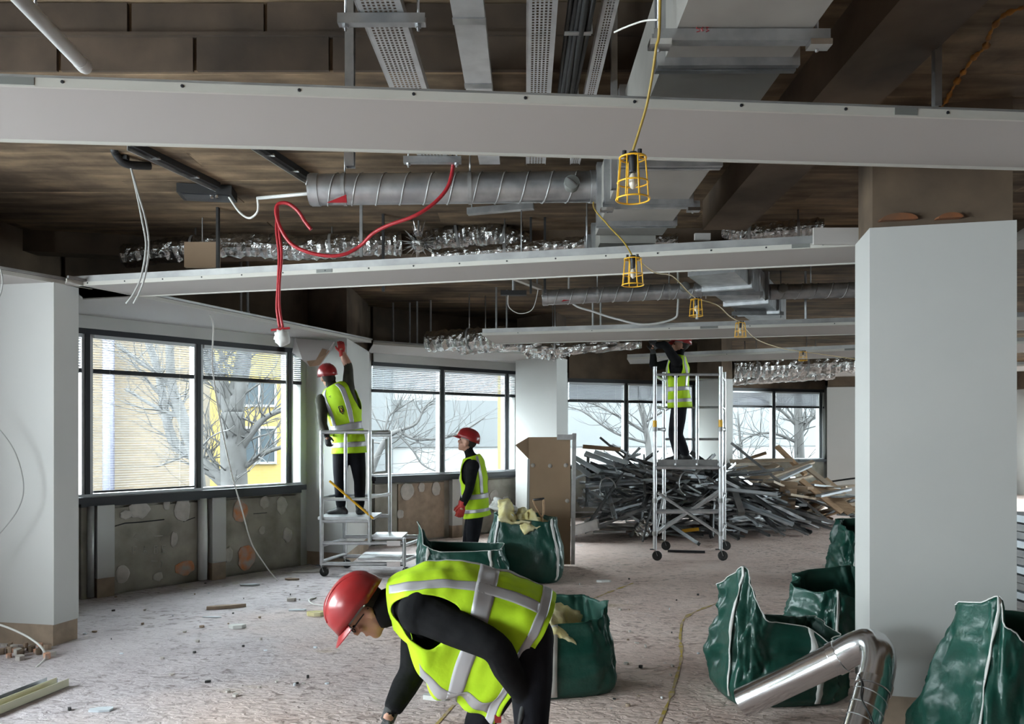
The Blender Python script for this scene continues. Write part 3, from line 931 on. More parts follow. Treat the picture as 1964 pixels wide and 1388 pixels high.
make_tree('tree', [(PT([(398, 1300), (392, 1100), (378, 900), (350, 800), (330, 740), (325, 650)]), .16, .07),
                   (PT([(350, 800), (320, 790), (280, 770), (240, 745)]), .05, .02),
                   (PT([(332, 745), (300, 715), (262, 690), (225, 660)]), .05, .02),
                   (PT([(345, 790), (300, 750), (272, 715), (250, 690)]), .035, .015),
                   (PT([(370, 865), (340, 880), (300, 895)]), .03, .012)],
          'slender bare tree leaning in front of the tan brick wall', 9, .75, 16)
Yt = 20.0
make_tree('tree', [(PT([(690, 1180), (700, 960), (735, 850), (765, 825)]), .12, .055),
                   (PT([(765, 825), (798, 812), (815, 780), (840, 760)]), .05, .018),
                   (PT([(735, 850), (745, 800), (770, 780), (795, 765)]), .04, .016),
                   (PT([(760, 828), (790, 860), (810, 890), (840, 905)]), .04, .016),
                   (PT([(765, 825), (800, 842), (870, 835), (930, 800)]), .05, .02)],
          'bare tree spreading branches in front of the white office block behind the low platform', 12, 1.3, 24)
Yt = 24.0
make_tree('tree', [(PT([(1255, 1100), (1250, 930), (1240, 830), (1225, 770)]), .15, .06),
                   (PT([(1240, 830), (1190, 800), (1140, 775), (1095, 765)]), .06, .02),
                   (PT([(1245, 850), (1180, 830), (1120, 790), (1090, 780)]), .05, .02),
                   (PT([(1235, 810), (1290, 780), (1340, 770)]), .05, .02)],
          'bare tree behind the tall scaffold tower', 21, 1.5, 26)
make_tree('tree', [(PT([(1535, 1100), (1535, 930), (1532, 830), (1530, 740)]), .22, .11),
                   (PT([(1533, 850), (1480, 830), (1430, 840), (1405, 870)]), .06, .02),
                   (PT([(1532, 820), (1490, 780), (1440, 760), (1410, 770)]), .06, .02),
                   (PT([(1532, 830), (1560, 800), (1590, 790)]), .08, .03),
                   (PT([(1425, 1060), (1420, 940), (1422, 880), (1415, 790)]), .07, .03)],
          'bare tree beyond the window over the timber scrap', 22, 1.5, 26)
# ================================================================== services under the slab
HANG = 'galvanised service runs under the slab'
def perforated(mb, p0, p1, w, nw, pitch, sx=.55, sy=.6):
    """flat strip from p0 to p1 with a grid of real holes"""
    p0 = Vector(p0); p1 = Vector(p1); d = p1 - p0; L = d.length; d.normalize()
    s = d.cross(Vector((0, 0, 1))).normalized()
    nl = int(L / pitch); cw_ = w / nw
    for i in range(nl):
        for j in range(nw):
            if j in (0, nw - 1) and nw > 2:
                q = p0 + d * (i * pitch) + s * (-w / 2 + j * cw_)
                mb.add([q, q + s * cw_, q + s * cw_ + d * pitch, q + d * pitch], [(0, 1, 2, 3)]); continue
            sh = pitch * .25 if (j % 2) else -pitch * .0
            q = p0 + d * (i * pitch) + s * (-w / 2 + j * cw_)
            o = [q, q + s * cw_, q + s * cw_ + d * pitch, q + d * pitch]
            c = q + s * cw_ * .5 + d * pitch * .5
            h = [c - s * cw_ * sx / 2 - d * pitch * sy / 2 + d * sh * .3, c + s * cw_ * sx / 2 - d * pitch * sy / 2 + d * sh * .3,
                 c + s * cw_ * sx / 2 + d * pitch * sy / 2 + d * sh * .3, c - s * cw_ * sx / 2 + d * pitch * sy / 2 + d * sh * .3]
            mb.add(o + h, [(0, 1, 5, 4), (1, 2, 6, 5), (2, 3, 7, 6), (3, 0, 4, 7)])

def rod(parent, p, z0, z1=None, r=.006, name='hanger_rod', m='galv'):
    z1 = z1 or zs(p[0], p[1])
    return MB().tube([(p[0], p[1], z0), (p[0], p[1], z1)], r, 6).build(name, M[m], parent, smooth=True)

def strut(parent, p0, p1, name='hanger_strut', w=.041, m='galv'):
    return MB().channel(p0, p1, w, w, .003).build(name, M[m], parent)

TZ = 3.45
def tray(x0, x1, w, nw, label, y0=2.4, y1=5.10, ext=.09, pitch=.03, solid=False, struts=(3.35, 5.0), z=TZ):
    t = thing('cable_tray', (x0, y0, z), label, 'cable tray', HANG)
    p0 = (x0, y0, z); p1 = (x1, y1, z)
    if solid:
        MB().channel(p0, p1, w, .05, .003).build('trunking', M['tray'], t)
        mb = MB(); 
        for yy in np.arange(y0 + .3, y1, .62):
            f = (yy - y0) / (y1 - y0); xx = x0 + (x1 - x0) * f
            MB().box((xx, yy, z - .003), (w + .006, .05, .006)).build('joint_plate', M['galv'], t)
    else:
        mb = MB(); perforated(mb, p0, p1, w, nw, pitch)
        mb.build('tray_base', M['tray'], t)
        for s_ in (-1, 1):
            MB().bar((x0 + s_ * w / 2, y0, z + .022), (x1 + s_ * w / 2, y1, z + .022), .003, .046).build('tray_side', M['tray'], t)
    for yy in struts:
        f = (yy - y0) / (y1 - y0); xx = x0 + (x1 - x0) * f
        st = strut(t, (xx - w / 2 - ext, yy, z - .045), (xx + w / 2 + ext, yy, z - .045))
        for s_ in (-1, 1):
            rod(t, (xx + s_ * (w / 2 + ext * .66), yy), z - .07)
            MB().lathe([(.0, -.012), (.014, -.012), (.014, .0), (0, 0)], (xx + s_ * (w / 2 + ext * .66), yy, z - .045), seg=6).build('nut', M['galv'], t)
    return t
tray(-.565, -.50, .185, 9, 'wide perforated cable tray nearest the capped white pipe', pitch=.022, struts=(3.27, 4.95))
tray(-.20, -.145, .135, 5, 'plain galvanised trunking between the two perforated trays', solid=True, struts=(4.4,))
tray(.11, .155, .125, 7, 'perforated cable tray beside the black cable bundle', pitch=.022, struts=(4.6,), ext=.02)
tray(.40, .41, .06, 5, 'narrow perforated tray on the duct side of the black cables', pitch=.022, struts=(4.65,), ext=.015)
cb = thing('cable_bundle', (.27, 2.4, TZ), 'bundle of black cables running between two perforated trays', 'cable')
for i, x in enumerate((.245, .262, .283, .304, .325)):
    pts = [(x + .004 * math.sin(i * 2 + yy * 1.7), yy, TZ + .012 + .02 * math.sin(i + yy * 2.3)) for yy in np.arange(2.4, 5.1, .25)]
    MB().tube(catmull(pts, 3), .012 + .003 * (i % 2), 6).build('cable', M['blackmetal'], cb, smooth=True)
for yy in (2.7, 3.4, 4.1, 4.8):
    MB().bar((.228, yy, TZ - .014), (.345, yy, TZ - .014), .03, .004).build('strap', M['galv'], cb)
    rod(cb, (.345, yy), TZ - .014)

# rectangular main duct with flanges
md = thing('air_duct', (.81, 2.0, 3.1), 'large rectangular galvanised duct overhead with handwritten red mark on its bracket', 'duct')
def rect_duct(parent, c0, c1, w, h, z, joints, mname='duct', name='duct_section'):
    c0 = Vector((*c0, 0)); c1 = Vector((*c1, 0)); d = (c1 - c0); L = d.length; d.normalize()
    s = Vector((d.y, -d.x, 0)); R = Matrix((s, d, Vector((0, 0, 1)))).transposed()
    ed = [0] + list(joints) + [L]
    for i in range(len(ed) - 1):
        m_ = c0 + d * ((ed[i] + ed[i + 1]) / 2); m_.z = z + h / 2
        MB().box(m_, (w, ed[i + 1] - ed[i] - .012, h), R).build(name, M[mname], parent)
    for j in joints:
        for o in (-.022, .022):
            m_ = c0 + d * (j + o); m_.z = z + h / 2
            MB().box(m_, (w + .06, .026, h + .06), R).build('flange', M['galv'], parent)
rect_duct(md, (.80, 1.9), (.83, 5.55), .47, .36, 3.10, [1.05, 2.15, 2.82, 3.3])
rect_duct(md, (.83, 5.6), (.835, 6.6), .40, .20, 3.06, [.35, .7], name='duct_taper')
for yy, x0, x1 in ((2.72, .49, 1.10), (4.72, .55, 1.13), (5.95, .55, 1.1)):
    zb = 3.055 if yy < 5.5 else 3.0
    strut(md, (x0, yy, zb), (x1, yy, zb))
    for x in (x0 + .02, x1 - .04):
        rod(md, (x, yy), zb - .03)
        MB().box((x, yy - .02, zb - .015), (.075, .05, .02)).build('clip', M['bright'], md)
# red handwritten marks on the bracket
for pts in ([(1337, 37), (1336, 43), (1341, 43), (1342, 48), (1336, 49)], [(1349, 39), (1345, 44), (1347, 48), (1351, 46), (1346, 45)], [(1354, 40), (1359, 41), (1355, 44), (1360, 47), (1354, 49)]):
    MB().tube([P(x, y + 12, 2.699) for x, y in pts], .0016, 4).build('red_mark', M['red'], md)

# spiral round branch duct
def spiral_duct(name, p0, p1, r, label, pitch=.16, m='galv', caps=True, parent_extra=None, ridges=True, hang=(.2, .8)):
    p0 = Vector(p0); p1 = Vector(p1); d = p1 - p0; L = d.length; dn = d.normalized()
    t = thing(name, p0, label, 'duct', HANG)
    MB().tube([p0 + d * (i / 8) for i in range(9)], r, 24).build('pipe', M[m], t, smooth='auto')
    s, u = frame_from(d)
    n = int(L / pitch * 14)
    pts = [p0 + dn * (L * i / n) + (s * math.cos(2 * PI * i / 14) + u * math.sin(2 * PI * i / 14)) * (r + .001) for i in range(n + 1)]
    if ridges:
        MB().tube(pts, .0065, 5).build('spiral_seam', M['galvflat'], t, smooth=True)
    for f in (0.02, .98):
        c = p0 + d * f
        MB().lathe([(r, -.03), (r + .006, -.028), (r + .006, .028), (r, .03)], c, dn, 24).build('collar', M[m], t, smooth='auto')
    for f in hang:
        c = p0 + d * f
        MB().lathe([(r + .002, -.012), (r + .005, -.012), (r + .005, .012), (r + .002, .012)], c, dn, 24).build('hanger_band', M['galvflat'], t, smooth='auto')
        rod(t, (c.x, c.y), c.z + r)
    return t
sd = spiral_duct('spiral_duct', P(594, 364, 5.24), P(1150, 358, 5.30), .102, 'round spiral duct with a red flag sticker running into the large duct', hang=(.12, .55))
e0 = P(1150, 358, 5.30); 
MB().tube([e0, e0 + Vector((.10, 0, 0))], .088, 20).build('spigot', M['bright'], sd, smooth='auto')
# round damper disc and red triangular sticker
c = P(1097, 349, 5.16)
dm = MB().lathe([(0, .012), (.034, .012), (.042, .006), (.048, .006), (.052, 0), (.052, -.05)], c, Vector((0, -1, .1)), 20).build('damper_disc', M['plate'], sd, smooth='auto')
MB().bar(c + Vector((-.03, -.016, .025)), c + Vector((.03, -.016, -.025)), .008, .008).build('damper_lever', M['bright'], sd)
a_ = P(627, 388, 5.125); b_ = P(665, 388, 5.125); c_ = P(664, 373, 5.125)
MB().add([a_, b_, c_, a_ + Vector((0, .012, 0)), b_ + Vector((0, .012, 0)), c_ + Vector((0, .012, 0))], [(0, 1, 2), (5, 4, 3), (0, 3, 4, 1), (1, 4, 5, 2), (2, 5, 3, 0)]).build('red_sticker', M['red'], sd)

sd2 = spiral_duct('spiral_duct', P(1040, 571, 8.5), P(1345, 556, 8.35), .082, 'round spiral duct above the far ceiling margin, left of the slanting duct', hang=(.35, .8))
c = P(1314, 549, 8.25)
MB().lathe([(0, .012), (.036, .012), (.05, .004), (.052, -.04)], c, Vector((0, -1, .1)), 16).build('damper_disc', M['plate'], sd2, smooth='auto')
a_ = P(1077, 578, 8.41); b_ = P(1096, 575, 8.41); c_ = P(1088, 567, 8.41)
MB().add([a_, b_, c_, a_ + Vector((0, .02, 0)), b_ + Vector((0, .02, 0)), c_ + Vector((0, .02, 0))], [(0, 1, 2), (5, 4, 3), (0, 3, 4, 1), (1, 4, 5, 2), (2, 5, 3, 0)]).build('red_sticker', M['red'], sd2)
sd3 = spiral_duct('spiral_duct', P(1475, 560, 8.6), P(1800, 552, 8.4), .082, 'round spiral duct disappearing behind the broad column', hang=(.25, .6))
c = P(1502, 552, 8.48)
MB().lathe([(0, .012), (.036, .012), (.05, .004), (.052, -.04)], c, Vector((0, -1, .1)), 16).build('damper_disc', M['plate'], sd3, smooth='auto')
md2 = thing('air_duct', (2.4, 8.2, 3.1), 'slanting rectangular duct above the far ceiling margins', 'duct')
rect_duct(md2, (1.78, 7.0), (3.25, 9.9), .42, .28, 3.12, [.7, 1.7, 2.5], 'galv')
for f in (.3, .75):
    x = 1.78 + 1.47 * f; yy = 7.0 + 2.9 * f
    strut(md2, (x - .3, yy, 3.08), (x + .3, yy, 3.08))
    for s_ in (-.27, .27): rod(md2, (x + s_, yy), 3.05)

# flexible foil ducts: wrinkled tubes
def foil_duct(pts, r, label, seed=1, seg=16, hang=(.25, .7), amp=.25, name='foil_duct', flat=1.0):
    pp = catmull(pts, 14); n = len(pp); rn = random.Random(seed)
    mb = MB(); T = []
    for i in range(n):
        T.append((pp[min(i + 1, n - 1)] - pp[max(i - 1, 0)]).normalized())
    rings = []
    for i in range(n):
        s, u = frame_from(T[i]); R_ = []
        rib = 1 + .05 * (1 if i % 2 else -1)
        for k in range(seg):
            a = 2 * PI * k / seg
            p = pp[i] * 1.0
            nz = mnoise.noise(Vector((i * .55 + seed * 13, k * .8, seed))) * amp
            R_.append(pp[i] + (s * math.cos(a) + u * math.sin(a) * flat) * r * (rib + nz))
        rings.append(R_)
    t = thing(name, pp[0], label, 'duct', 'foil wrapped flexible ducts under the slab')
    mb.loft(rings).build('foil_sleeve', M['foil'], t, smooth=False)
    for f in hang:
        c = pp[int(f * (n - 1))]
        rod(t, (c.x, c.y), c.z - r, r=.008)
        MB().lathe([(r * 1.08, -.012), (r * 1.12, -.012), (r * 1.12, .012), (r * 1.08, .012)], c, T[int(f * (n - 1))], 16).build('strap', M['galvflat'], t)
    return t
foil_duct([P(240, 492, 7.3), P(350, 477, 7.25), P(470, 470, 7.2), P(580, 476, 7.2), P(690, 468, 7.2), P(770, 466, 7.25)], .105, 'crumpled foil duct under the red hose loop', 2)
foil_duct([P(820, 462, 7.2), P(900, 450, 7.2), P(960, 452, 7.15), P(1010, 470, 7.2)], .10, 'thick silver foil duct beside the foil burst', 3)
foil_duct([P(830, 492, 7.0), P(950, 482, 6.95), P(1080, 470, 6.9), P(1200, 463, 6.8), P(1300, 462, 6.7)], .06, 'thin long foil duct just above the middle ceiling margin', 4, hang=(.3, .6))
foil_duct([P(1130, 455, 7.6), P(1145, 440, 7.5), P(1155, 425, 7.4)], .09, 'short foil duct end pointing up into the dark void', 5, hang=(.5,))
foil_duct([P(1390, 440, 6.9), P(1430, 447, 6.8), P(1500, 440, 6.7), P(1580, 434, 6.6)], .07, 'foil duct in the dark void beside the broad column', 6, hang=(.4, .8))
foil_duct([P(820, 655, 10.9), P(900, 650, 10.7), P(970, 646, 10.6)], .14, 'crumpled foil duct end above the window behind the standing worker', 7, hang=(.5,))
foil_duct([P(880, 668, 10.9), P(980, 662, 10.8), P(1090, 667, 10.7), P(1230, 656, 10.6)], .085, 'foil duct sagging below the far ceiling margin', 8, amp=.4, hang=(.2, .6))
foil_duct([P(1010, 672, 11.6), P(1060, 676, 11.4), P(1090, 668, 11.3)], .10, 'loose foil duct bundle by the column behind the brown board', 9, amp=.5, hang=(.5,))
foil_duct([P(1405, 706, 15.6), P(1460, 704, 15.5), P(1540, 700, 15.4), P(1650, 694, 15.2)], .2, 'wide foil duct over the timber scrap', 10, hang=(.3, .7))
foil_duct([P(1400, 728, 16.2), P(1500, 722, 16.2), P(1600, 716, 16.0)], .12, 'lower foil duct over the timber scrap', 11, hang=(.2, .8))
# foil burst: spiky torn foil
mb = MB(); cc = P(803, 465, 7.0); rn = random.Random(5)
mb.ellipsoid(cc, (.07, .07, .09), nu=10, nv=6)
for i in range(70):
    d = Vector((rn.gauss(0, 1), rn.gauss(0, 1), rn.gauss(0, 1))).normalized()
    s, u = frame_from(d); L = rn.uniform(.10, .22)
    mb.add([cc + d * .04 - s * .016, cc + d * .04 + s * .016, cc + d * L + u * .02, cc + d * .05 + u * .012], [(0, 1, 2), (1, 3, 2), (3, 0, 2)])
tf = mb.build('torn_foil', M['foil'], None, label='burst of torn spiky foil between two foil ducts', cat='foil')
MB().tube([cc, (cc.x, cc.y, SLAB)], .008, 6).build('hanger_rod', M['galv'], tf)

# plain pieces hanging from the slab
def hung(name, label, cat, pieces, m='galv', group=HANG):
    """pieces: list of (kind, args)"""
    o = pieces[0][1][0]
    t = thing(name, o, label, cat, group)
    for nm, a, b, w_, h_ in [(p[0], *p[1]) for p in pieces]:
        MB().channel(a, b, w_, h_, .003).build(nm, M[m], t)
    return t
hung('steel_strut', 'galvanised strut hanging beside the wide perforated tray', 'strut', [('strut', (Vector((-.77, 3.62, 2.93)), Vector((-.77, 3.62, 3.95)), .041, .041))])
hung('steel_strut', 'galvanised strut hanging between the narrow tray and the large duct', 'strut', [('strut', (Vector((.50, 3.95, 2.93)), Vector((.50, 3.95, 3.95)), .041, .03))])
hung('steel_strut', 'galvanised strut hanging below the orange foam bead', 'strut', [('strut', (P(1790, 205, 3.4), Vector((P(1790, 205, 3.4).x, 3.4, 3.6)), .03, .03))])
st_ = hung('steel_strut', 'tilted galvanised rail on a drop rod under the spiral duct', 'strut', [('rail', (P(897, 412, 6.3), P(1024, 401, 6.2), .06, .05))])
rod(st_, P(1000, 408, 6.22)[:2], 2.95); rod(st_, P(905, 410, 6.29)[:2], P(905, 410, 6.29).z)
hp = hung('steel_strut', 'pale drop strut in front of the crumpled foil duct', 'strut', [('strut', (P(690, 492, 6.2), Vector((P(690, 492, 6.2).x, 6.2, 3.6)), .022, .022))])
for px, Y, lab in ((418, 6.6, 'dark drop rod beside the plasterboard offcut in the void'), (735, 6.8, 'dark drop rod between the foil duct and foil burst'), (1018, 6.9, 'dark bracket rod over the thin foil duct'), (1045, 6.9, 'second dark bracket rod over the thin foil duct, nearer the large duct')):
    t = thing('drop_rod', (PX(px, Y), Y, 2.95), lab, 'rod')
    MB().bar((PX(px, Y), Y, 2.93), (PX(px, Y), Y, SLAB), .04, .02).build('rod', M['blackmetal'], t)
ROD_LAB = ['thin drop rod nearest the stripped column head', 'second thin drop rod past the stripped column head', 'third thin drop rod past the stripped column head, close beside the second',
    'thin drop rod beside the crumpled foil duct end', 'thin drop rod at the start of the far ceiling margin', 'thin drop rod just past the start of the far ceiling margin',
    'thin drop rod over the sagging foil duct, left of a pair', 'thin drop rod over the sagging foil duct, right of a pair', 'thin drop rod above the worker on the tall scaffold', 'thin drop rod between the slanting duct and the broad column',
    'thin drop rod in the dark void left of the red hose', 'thin drop rod in the dark void closest to the red hose']
for i, (px, Y, y1) in enumerate(((754, 11.4, 655), (786, 11.4, 660), (800, 11.3, 662), (826, 11.2, 668), (952, 10.2, 645), (972, 10.4, 645), (1137, 10.2, 628), (1152, 10.4, 628), (1337, 9.6, 612), (1545, 9.2, 615), (462, 8.4, 600), (475, 8.4, 600))):
    z0 = max(CEIL + .02, CAMZ + (HOR - y1) * Y / FPX)
    t = thing('drop_rod', (PX(px, Y), Y, z0), ROD_LAB[i], 'rod', 'thin galvanised drop rods')
    MB().tube([(PX(px, Y), Y, z0), (PX(px, Y), Y, SLAB)], .014, 6).build('rod', M['galv'], t)
    MB().lathe([(0, 0), (.022, 0), (.022, .02), (0, .02)], (PX(px, Y), Y, z0), seg=6).build('nut', M['galv'], t)

# white plastic pipe stub, strut rails and junction box
wp = thing('waste_pipe', (-1.98, 2.7, 3.42), 'capped white plastic pipe pointing down the slab', 'pipe')
MB().tube([(-1.90, 2.5, 3.43), (-1.985, 3.63, 3.40)], .031, 18).build('pipe', M['pvc'], wp, smooth='auto')
MB().lathe([(.0, .02), (.028, .018), (.033, .0), (.033, -.05), (.031, -.05)], (-1.985, 3.63, 3.40), Vector((-.075, 1, -.03)), 18).build('cap', M['pvc'], wp, smooth='auto')
rod(wp, (-1.95, 3.2), 3.42); rod(wp, (-1.91, 2.65), 3.42)
for lab, a, b in (('dark strut rail fixed to the slab near the grey twin cables', (250, 281), (418, 361)), ('dark strut rail fixed to the slab ending at the spiral duct', (488, 279), (592, 346))):
    def onslab(px, py, z=3.555):
        Y = (z - CAMZ) * FPX / (HOR - py); return Vector((PX(px, Y), Y, z))
    A, B = onslab(*a), onslab(*b)
    t = thing('strut_rail', A, lab, 'strut')
    MB().channel(A, B, .045, .045, .004).build('rail', M['blackmetal'], t)
    MB().bar(A - Vector((.02, 0, .0)), B - Vector((.02, 0, 0)), .006, .05).build('lip', M['galv'], t)
    for f in (.25, .7):
        c = A + (B - A) * f
        MB().box(c, (.07, .03, .012)).build('clip', M['bright'], t)
jb = thing('junction_box', P(398, 386, 6.05), 'flat black junction box on the slab with white flex tails', 'junction box')
c = P(398, 386, 6.05)
MB().box((c.x, c.y, 3.555), (.40, .22, .07), Matrix.Rotation(.15, 3, 'Z')).build('box_body', M['blackmetal'], jb)
MB().box((c.x, c.y, 3.52), (.34, .18, .012), Matrix.Rotation(.15, 3, 'Z')).build('cover', M['black'], jb)
for dx in (.06, .10): MB().lathe([(0, -.02), (.014, -.02), (.014, .0), (0, 0)], (c.x + dx, c.y - .07, 3.515), seg=8).build('gland', M['bright'], jb)
MB().tube(catmull([(c.x + .16, c.y - .02, 3.54), P(458, 405, 6.0), P(478, 418, 5.95), P(494, 405, 5.9), P(494, 381, 5.85)], 6), .009, 6).build('flex_tail', M['whitecable'], jb, smooth=True)
MB().tube([P(494, 380, 5.85), P(592, 371, 5.4)], .013, 8).build('conduit', M['pvc'], jb, smooth=True)
# black bracket with loose cable at the slab behind the front margin
bk = thing('cable_drop', P(232, 300, 5.4), 'grey twin cables dropping from a black bracket to below the ceiling margin', 'cable')
MB().tube(catmull([P(219, 285, 5.25), P(221, 292, 5.3), P(232, 308, 5.35), P(250, 316, 5.4), P(288, 318, 5.5)], 6), .028, 8).build('bracket_arm', M['blackmetal'], bk, smooth=True)
for o in (0, 7):
    MB().tube(catmull([P(250, 318, 5.4), P(262 + o * .4, 370, 5.4), P(272 + o, 420, 5.4), P(280 + o * .8, 470, 5.4), P(272 + o, 525, 5.4), P(258 + o * 1.4, 560, 5.4), P(242 + o * 2, 582, 5.4)], 6), .0065, 6).build('cable', M['greycable'], bk, smooth=True)
MB().bar(P(240, 306, 5.35), Vector((P(240, 300, 5.35).x, 5.35, SLAB - .004)), .04, .04).build('bracket', M['blackmetal'], bk)

# red hose
rh = thing('red_hose', P(868, 315, 5.08), 'red hose looping under the spiral duct and hanging down to the window head', 'hose')
hp_ = [P(868, 300, 5.02), P(868, 325, 5.05), P(858, 360, 5.05), P(832, 390, 5.05), P(795, 414, 5.05), P(745, 432, 5.1), P(715, 448, 5.15), P(690, 472, 5.2), P(655, 489, 5.2), P(610, 488, 5.2), P(565, 472, 5.2), P(542, 445, 5.2), P(530, 412, 5.2), P(533, 392, 5.2), P(552, 390, 5.2), P(572, 405, 5.2), P(585, 425, 5.2), P(597, 440, 5.2)]
MB().tube(catmull(hp_, 6), .0125, 8).build('hose', M['red'], rh, smooth=True)
for o in (0, 5):
    MB().tube(catmull([P(532, 395, 5.21), P(530 + o, 440, 5.2), P(535 + o, 490, 5.2), P(533 + o * .6, 545, 5.2), P(531 + o, 590, 5.2), P(536 + o * 1.3, 628, 5.2)], 6), .0095, 8).build('hose_tail', M['red'], rh, smooth=True)
MB().tube([P(520, 633, 5.19), P(556, 629, 5.2)], .008, 6).build('knot', M['red'], rh)
mb = MB(); mb.ellipsoid(P(541, 648, 5.2), (.05, .045, .055), nu=14, nv=9, fn=lambda p, d: p * (1 + .35 * mnoise.noise(d * 3.1)))
wk = mb.build('rag_tie', M['webbing'], rh, smooth=True)
MB().tube([P(868, 300, 5.02), Vector((P(868, 300, 5.02).x, 5.02, 3.6))], .006, 5).build('tie_wire', M['blackmetal'], rh)

# orange foam bead on the slab, downstand rib
def onslab2(px, py, z=3.572):
    Y = (z - CAMZ) * FPX / (HOR - py); return Vector((PX(px, Y), Y, z))
pts = catmull([onslab2(*q) for q in ((1964, 14), (1925, 30), (1900, 62), (1890, 90), (1868, 110), (1850, 135), (1830, 165), (1812, 198), (1790, 225))], 8)
mb = MB(); rn = random.Random(8)
mb.tube(pts, [max(.004, .009 + .022 * mnoise.noise(Vector((i * .45, 3, 1)))) for i in range(len(pts))], 7)
mb.build('foam_bead', M['rust'], None, smooth=True, label='ragged bead of orange foam along a crack in the slab', cat='foam')
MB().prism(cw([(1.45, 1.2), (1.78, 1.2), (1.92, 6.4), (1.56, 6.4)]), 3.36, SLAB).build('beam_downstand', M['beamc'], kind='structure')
MB().prism(cw([(-5.2, 7.15), (-3.3, 7.6), (6.4, 6.9), (6.4, 7.1), (-3.3, 7.8), (-5.2, 7.35)]), 3.40, SLAB).build('beam_downstand', M['beamc'], kind='structure')  # the shade on this beam is put into its dark colour

# plasterboard offcut and small pieces in the void
bo_ = MB().box(P(388, 489, 6.9), (.30, .05, .22)).build('board_offcut', M['card'], None, label='brown plasterboard offcut standing in the ceiling void', cat='board offcut')
MB().tube([P(388, 480, 6.9), (PX(388, 6.9), 6.9, SLAB)], .005, 5).build('tie_wire', M['galv'], bo_)
MB().box(P(1347, 454, 5.5), (.11, .03, .045)).build('white_offcut', M['margin'], None, label='small white offcut lying on the ceiling margin near the large duct', cat='offcut')

# ------------------------------------------------------------------ festoon lamps in yellow cages
def make_lamp(top, h, r, label, seg=8, cable=None):
    t = thing('cage_lamp', top - Vector((0, 0, h)), label, 'lamp', 'yellow caged site lamps on a festoon cable')
    top = Vector(top)
    rt = r * .80
    for k in range(seg):
        a = 2 * PI * k / seg + .2
        d = Vector((math.cos(a), math.sin(a), 0))
        MB().tube([top + d * rt * .5 + Vector((0, 0, -h * .02)), top + d * rt + Vector((0, 0, -h * .05)), top + d * (rt + (r - rt) * .5) + Vector((0, 0, -h * .5)), top + d * r + Vector((0, 0, -h))], max(.0022, h * .017), 6).build('cage_wire', M['yellow'], t, smooth=True)
    for f, rr in ((.05, rt), (.62, rt + (r - rt) * .6), (1.0, r)):
        MB().tube([top + Vector((math.cos(2*PI*i/28) * rr, math.sin(2*PI*i/28) * rr, -h * f)) for i in range(29)], max(.0025, h * .02), 6, False).build('cage_ring', M['yellow'], t, smooth=True)
    MB().lathe([(0, .012), (rt * .32, .012), (rt * .34, -h * .1), (rt * .26, -h * .38), (0, -h * .38)], top, seg=12).build('socket', M['black'], t, smooth='auto')
    for k in range(4):
        a = 2 * PI * k / 4 + .5
        MB().lathe([(0, 0), (.008, 0), (.008, .014), (0, .014)], top + Vector((math.cos(a) * rt * .8, math.sin(a) * rt * .8, -h * .02)), seg=6).build('clip', M['black'], t)
    MB().ellipsoid(top + Vector((0, 0, -h * .58)), (r * .26, r * .26, h * .19), nu=10, nv=8).build('bulb', mat('frosted_bulb', (.62, .58, .50), .3), t, smooth=True)
    return t
L1 = P(1214, 299, 2.62); L2 = P(1214, 494, 4.35); L3 = P(1335, 573, 6.9); L4 = P(1420, 618, 8.1); L5 = P(1540, 674, 11.2)
make_lamp(L1, .145, .056, 'nearest yellow caged lamp hanging in front of the front ceiling margin')
make_lamp(L2, .152, .060, 'second yellow caged lamp hanging in front of the middle ceiling margin')
make_lamp(L3, .150, .060, 'third yellow caged lamp hanging under the slanting duct')
make_lamp(L4, .150, .060, 'small yellow caged lamp at the far ceiling margin')
make_lamp(L5, .130, .060, 'farthest tiny yellow caged lamp')
fc = thing('festoon_cable', P(1265, 0, 2.45), 'yellow festoon cable carrying the caged lamps', 'cable')
MB().tube(catmull([Vector((PX(1268, 2.40), 2.40, 3.94)), P(1266, 0, 2.42), P(1258, 95, 2.5), P(1243, 190, 2.57), P(1228, 245, 2.6), L1 + Vector((0, 0, .018))], 6), .0048, 6).build('cable', M['yellowcable'], fc, smooth=True)
MB().tube(catmull([L1 + Vector((0, 0, .005)), P(1138, 388, 4.6), P(1165, 430, 4.66), P(1195, 462, 4.5), L2 + Vector((0, 0, .005))], 8)[8:], .005, 5).build('cable', M['yellowcable'], fc, smooth=True)
MB().tube(catmull([L2 + Vector((.01, 0, .005)), P(1255, 522, 4.9), P(1290, 530, 5.6), P(1320, 560, 6.4), L3], 6), .005, 5).build('cable', M['yellowcable'], fc, smooth=True)
MB().tube(catmull([L3, P(1375, 585, 7.2), P(1400, 607, 7.7), L4], 6), .006, 5).build('cable', M['yellowcable'], fc, smooth=True)
MB().tube(catmull([L4, P(1450, 650, 9), P(1500, 668, 10.2), L5, P(1650, 690, 12.5)], 6), .006, 5).build('cable', M['yellowcable'], fc, smooth=True)
MB().tube(catmull([P(1262, 38, 2.45), P(1235, 40, 2.5), P(1200, 52, 2.55), P(1178, 62, 2.6)], 5), .003, 5).build('tie', M['whitecable'], fc, smooth=True)
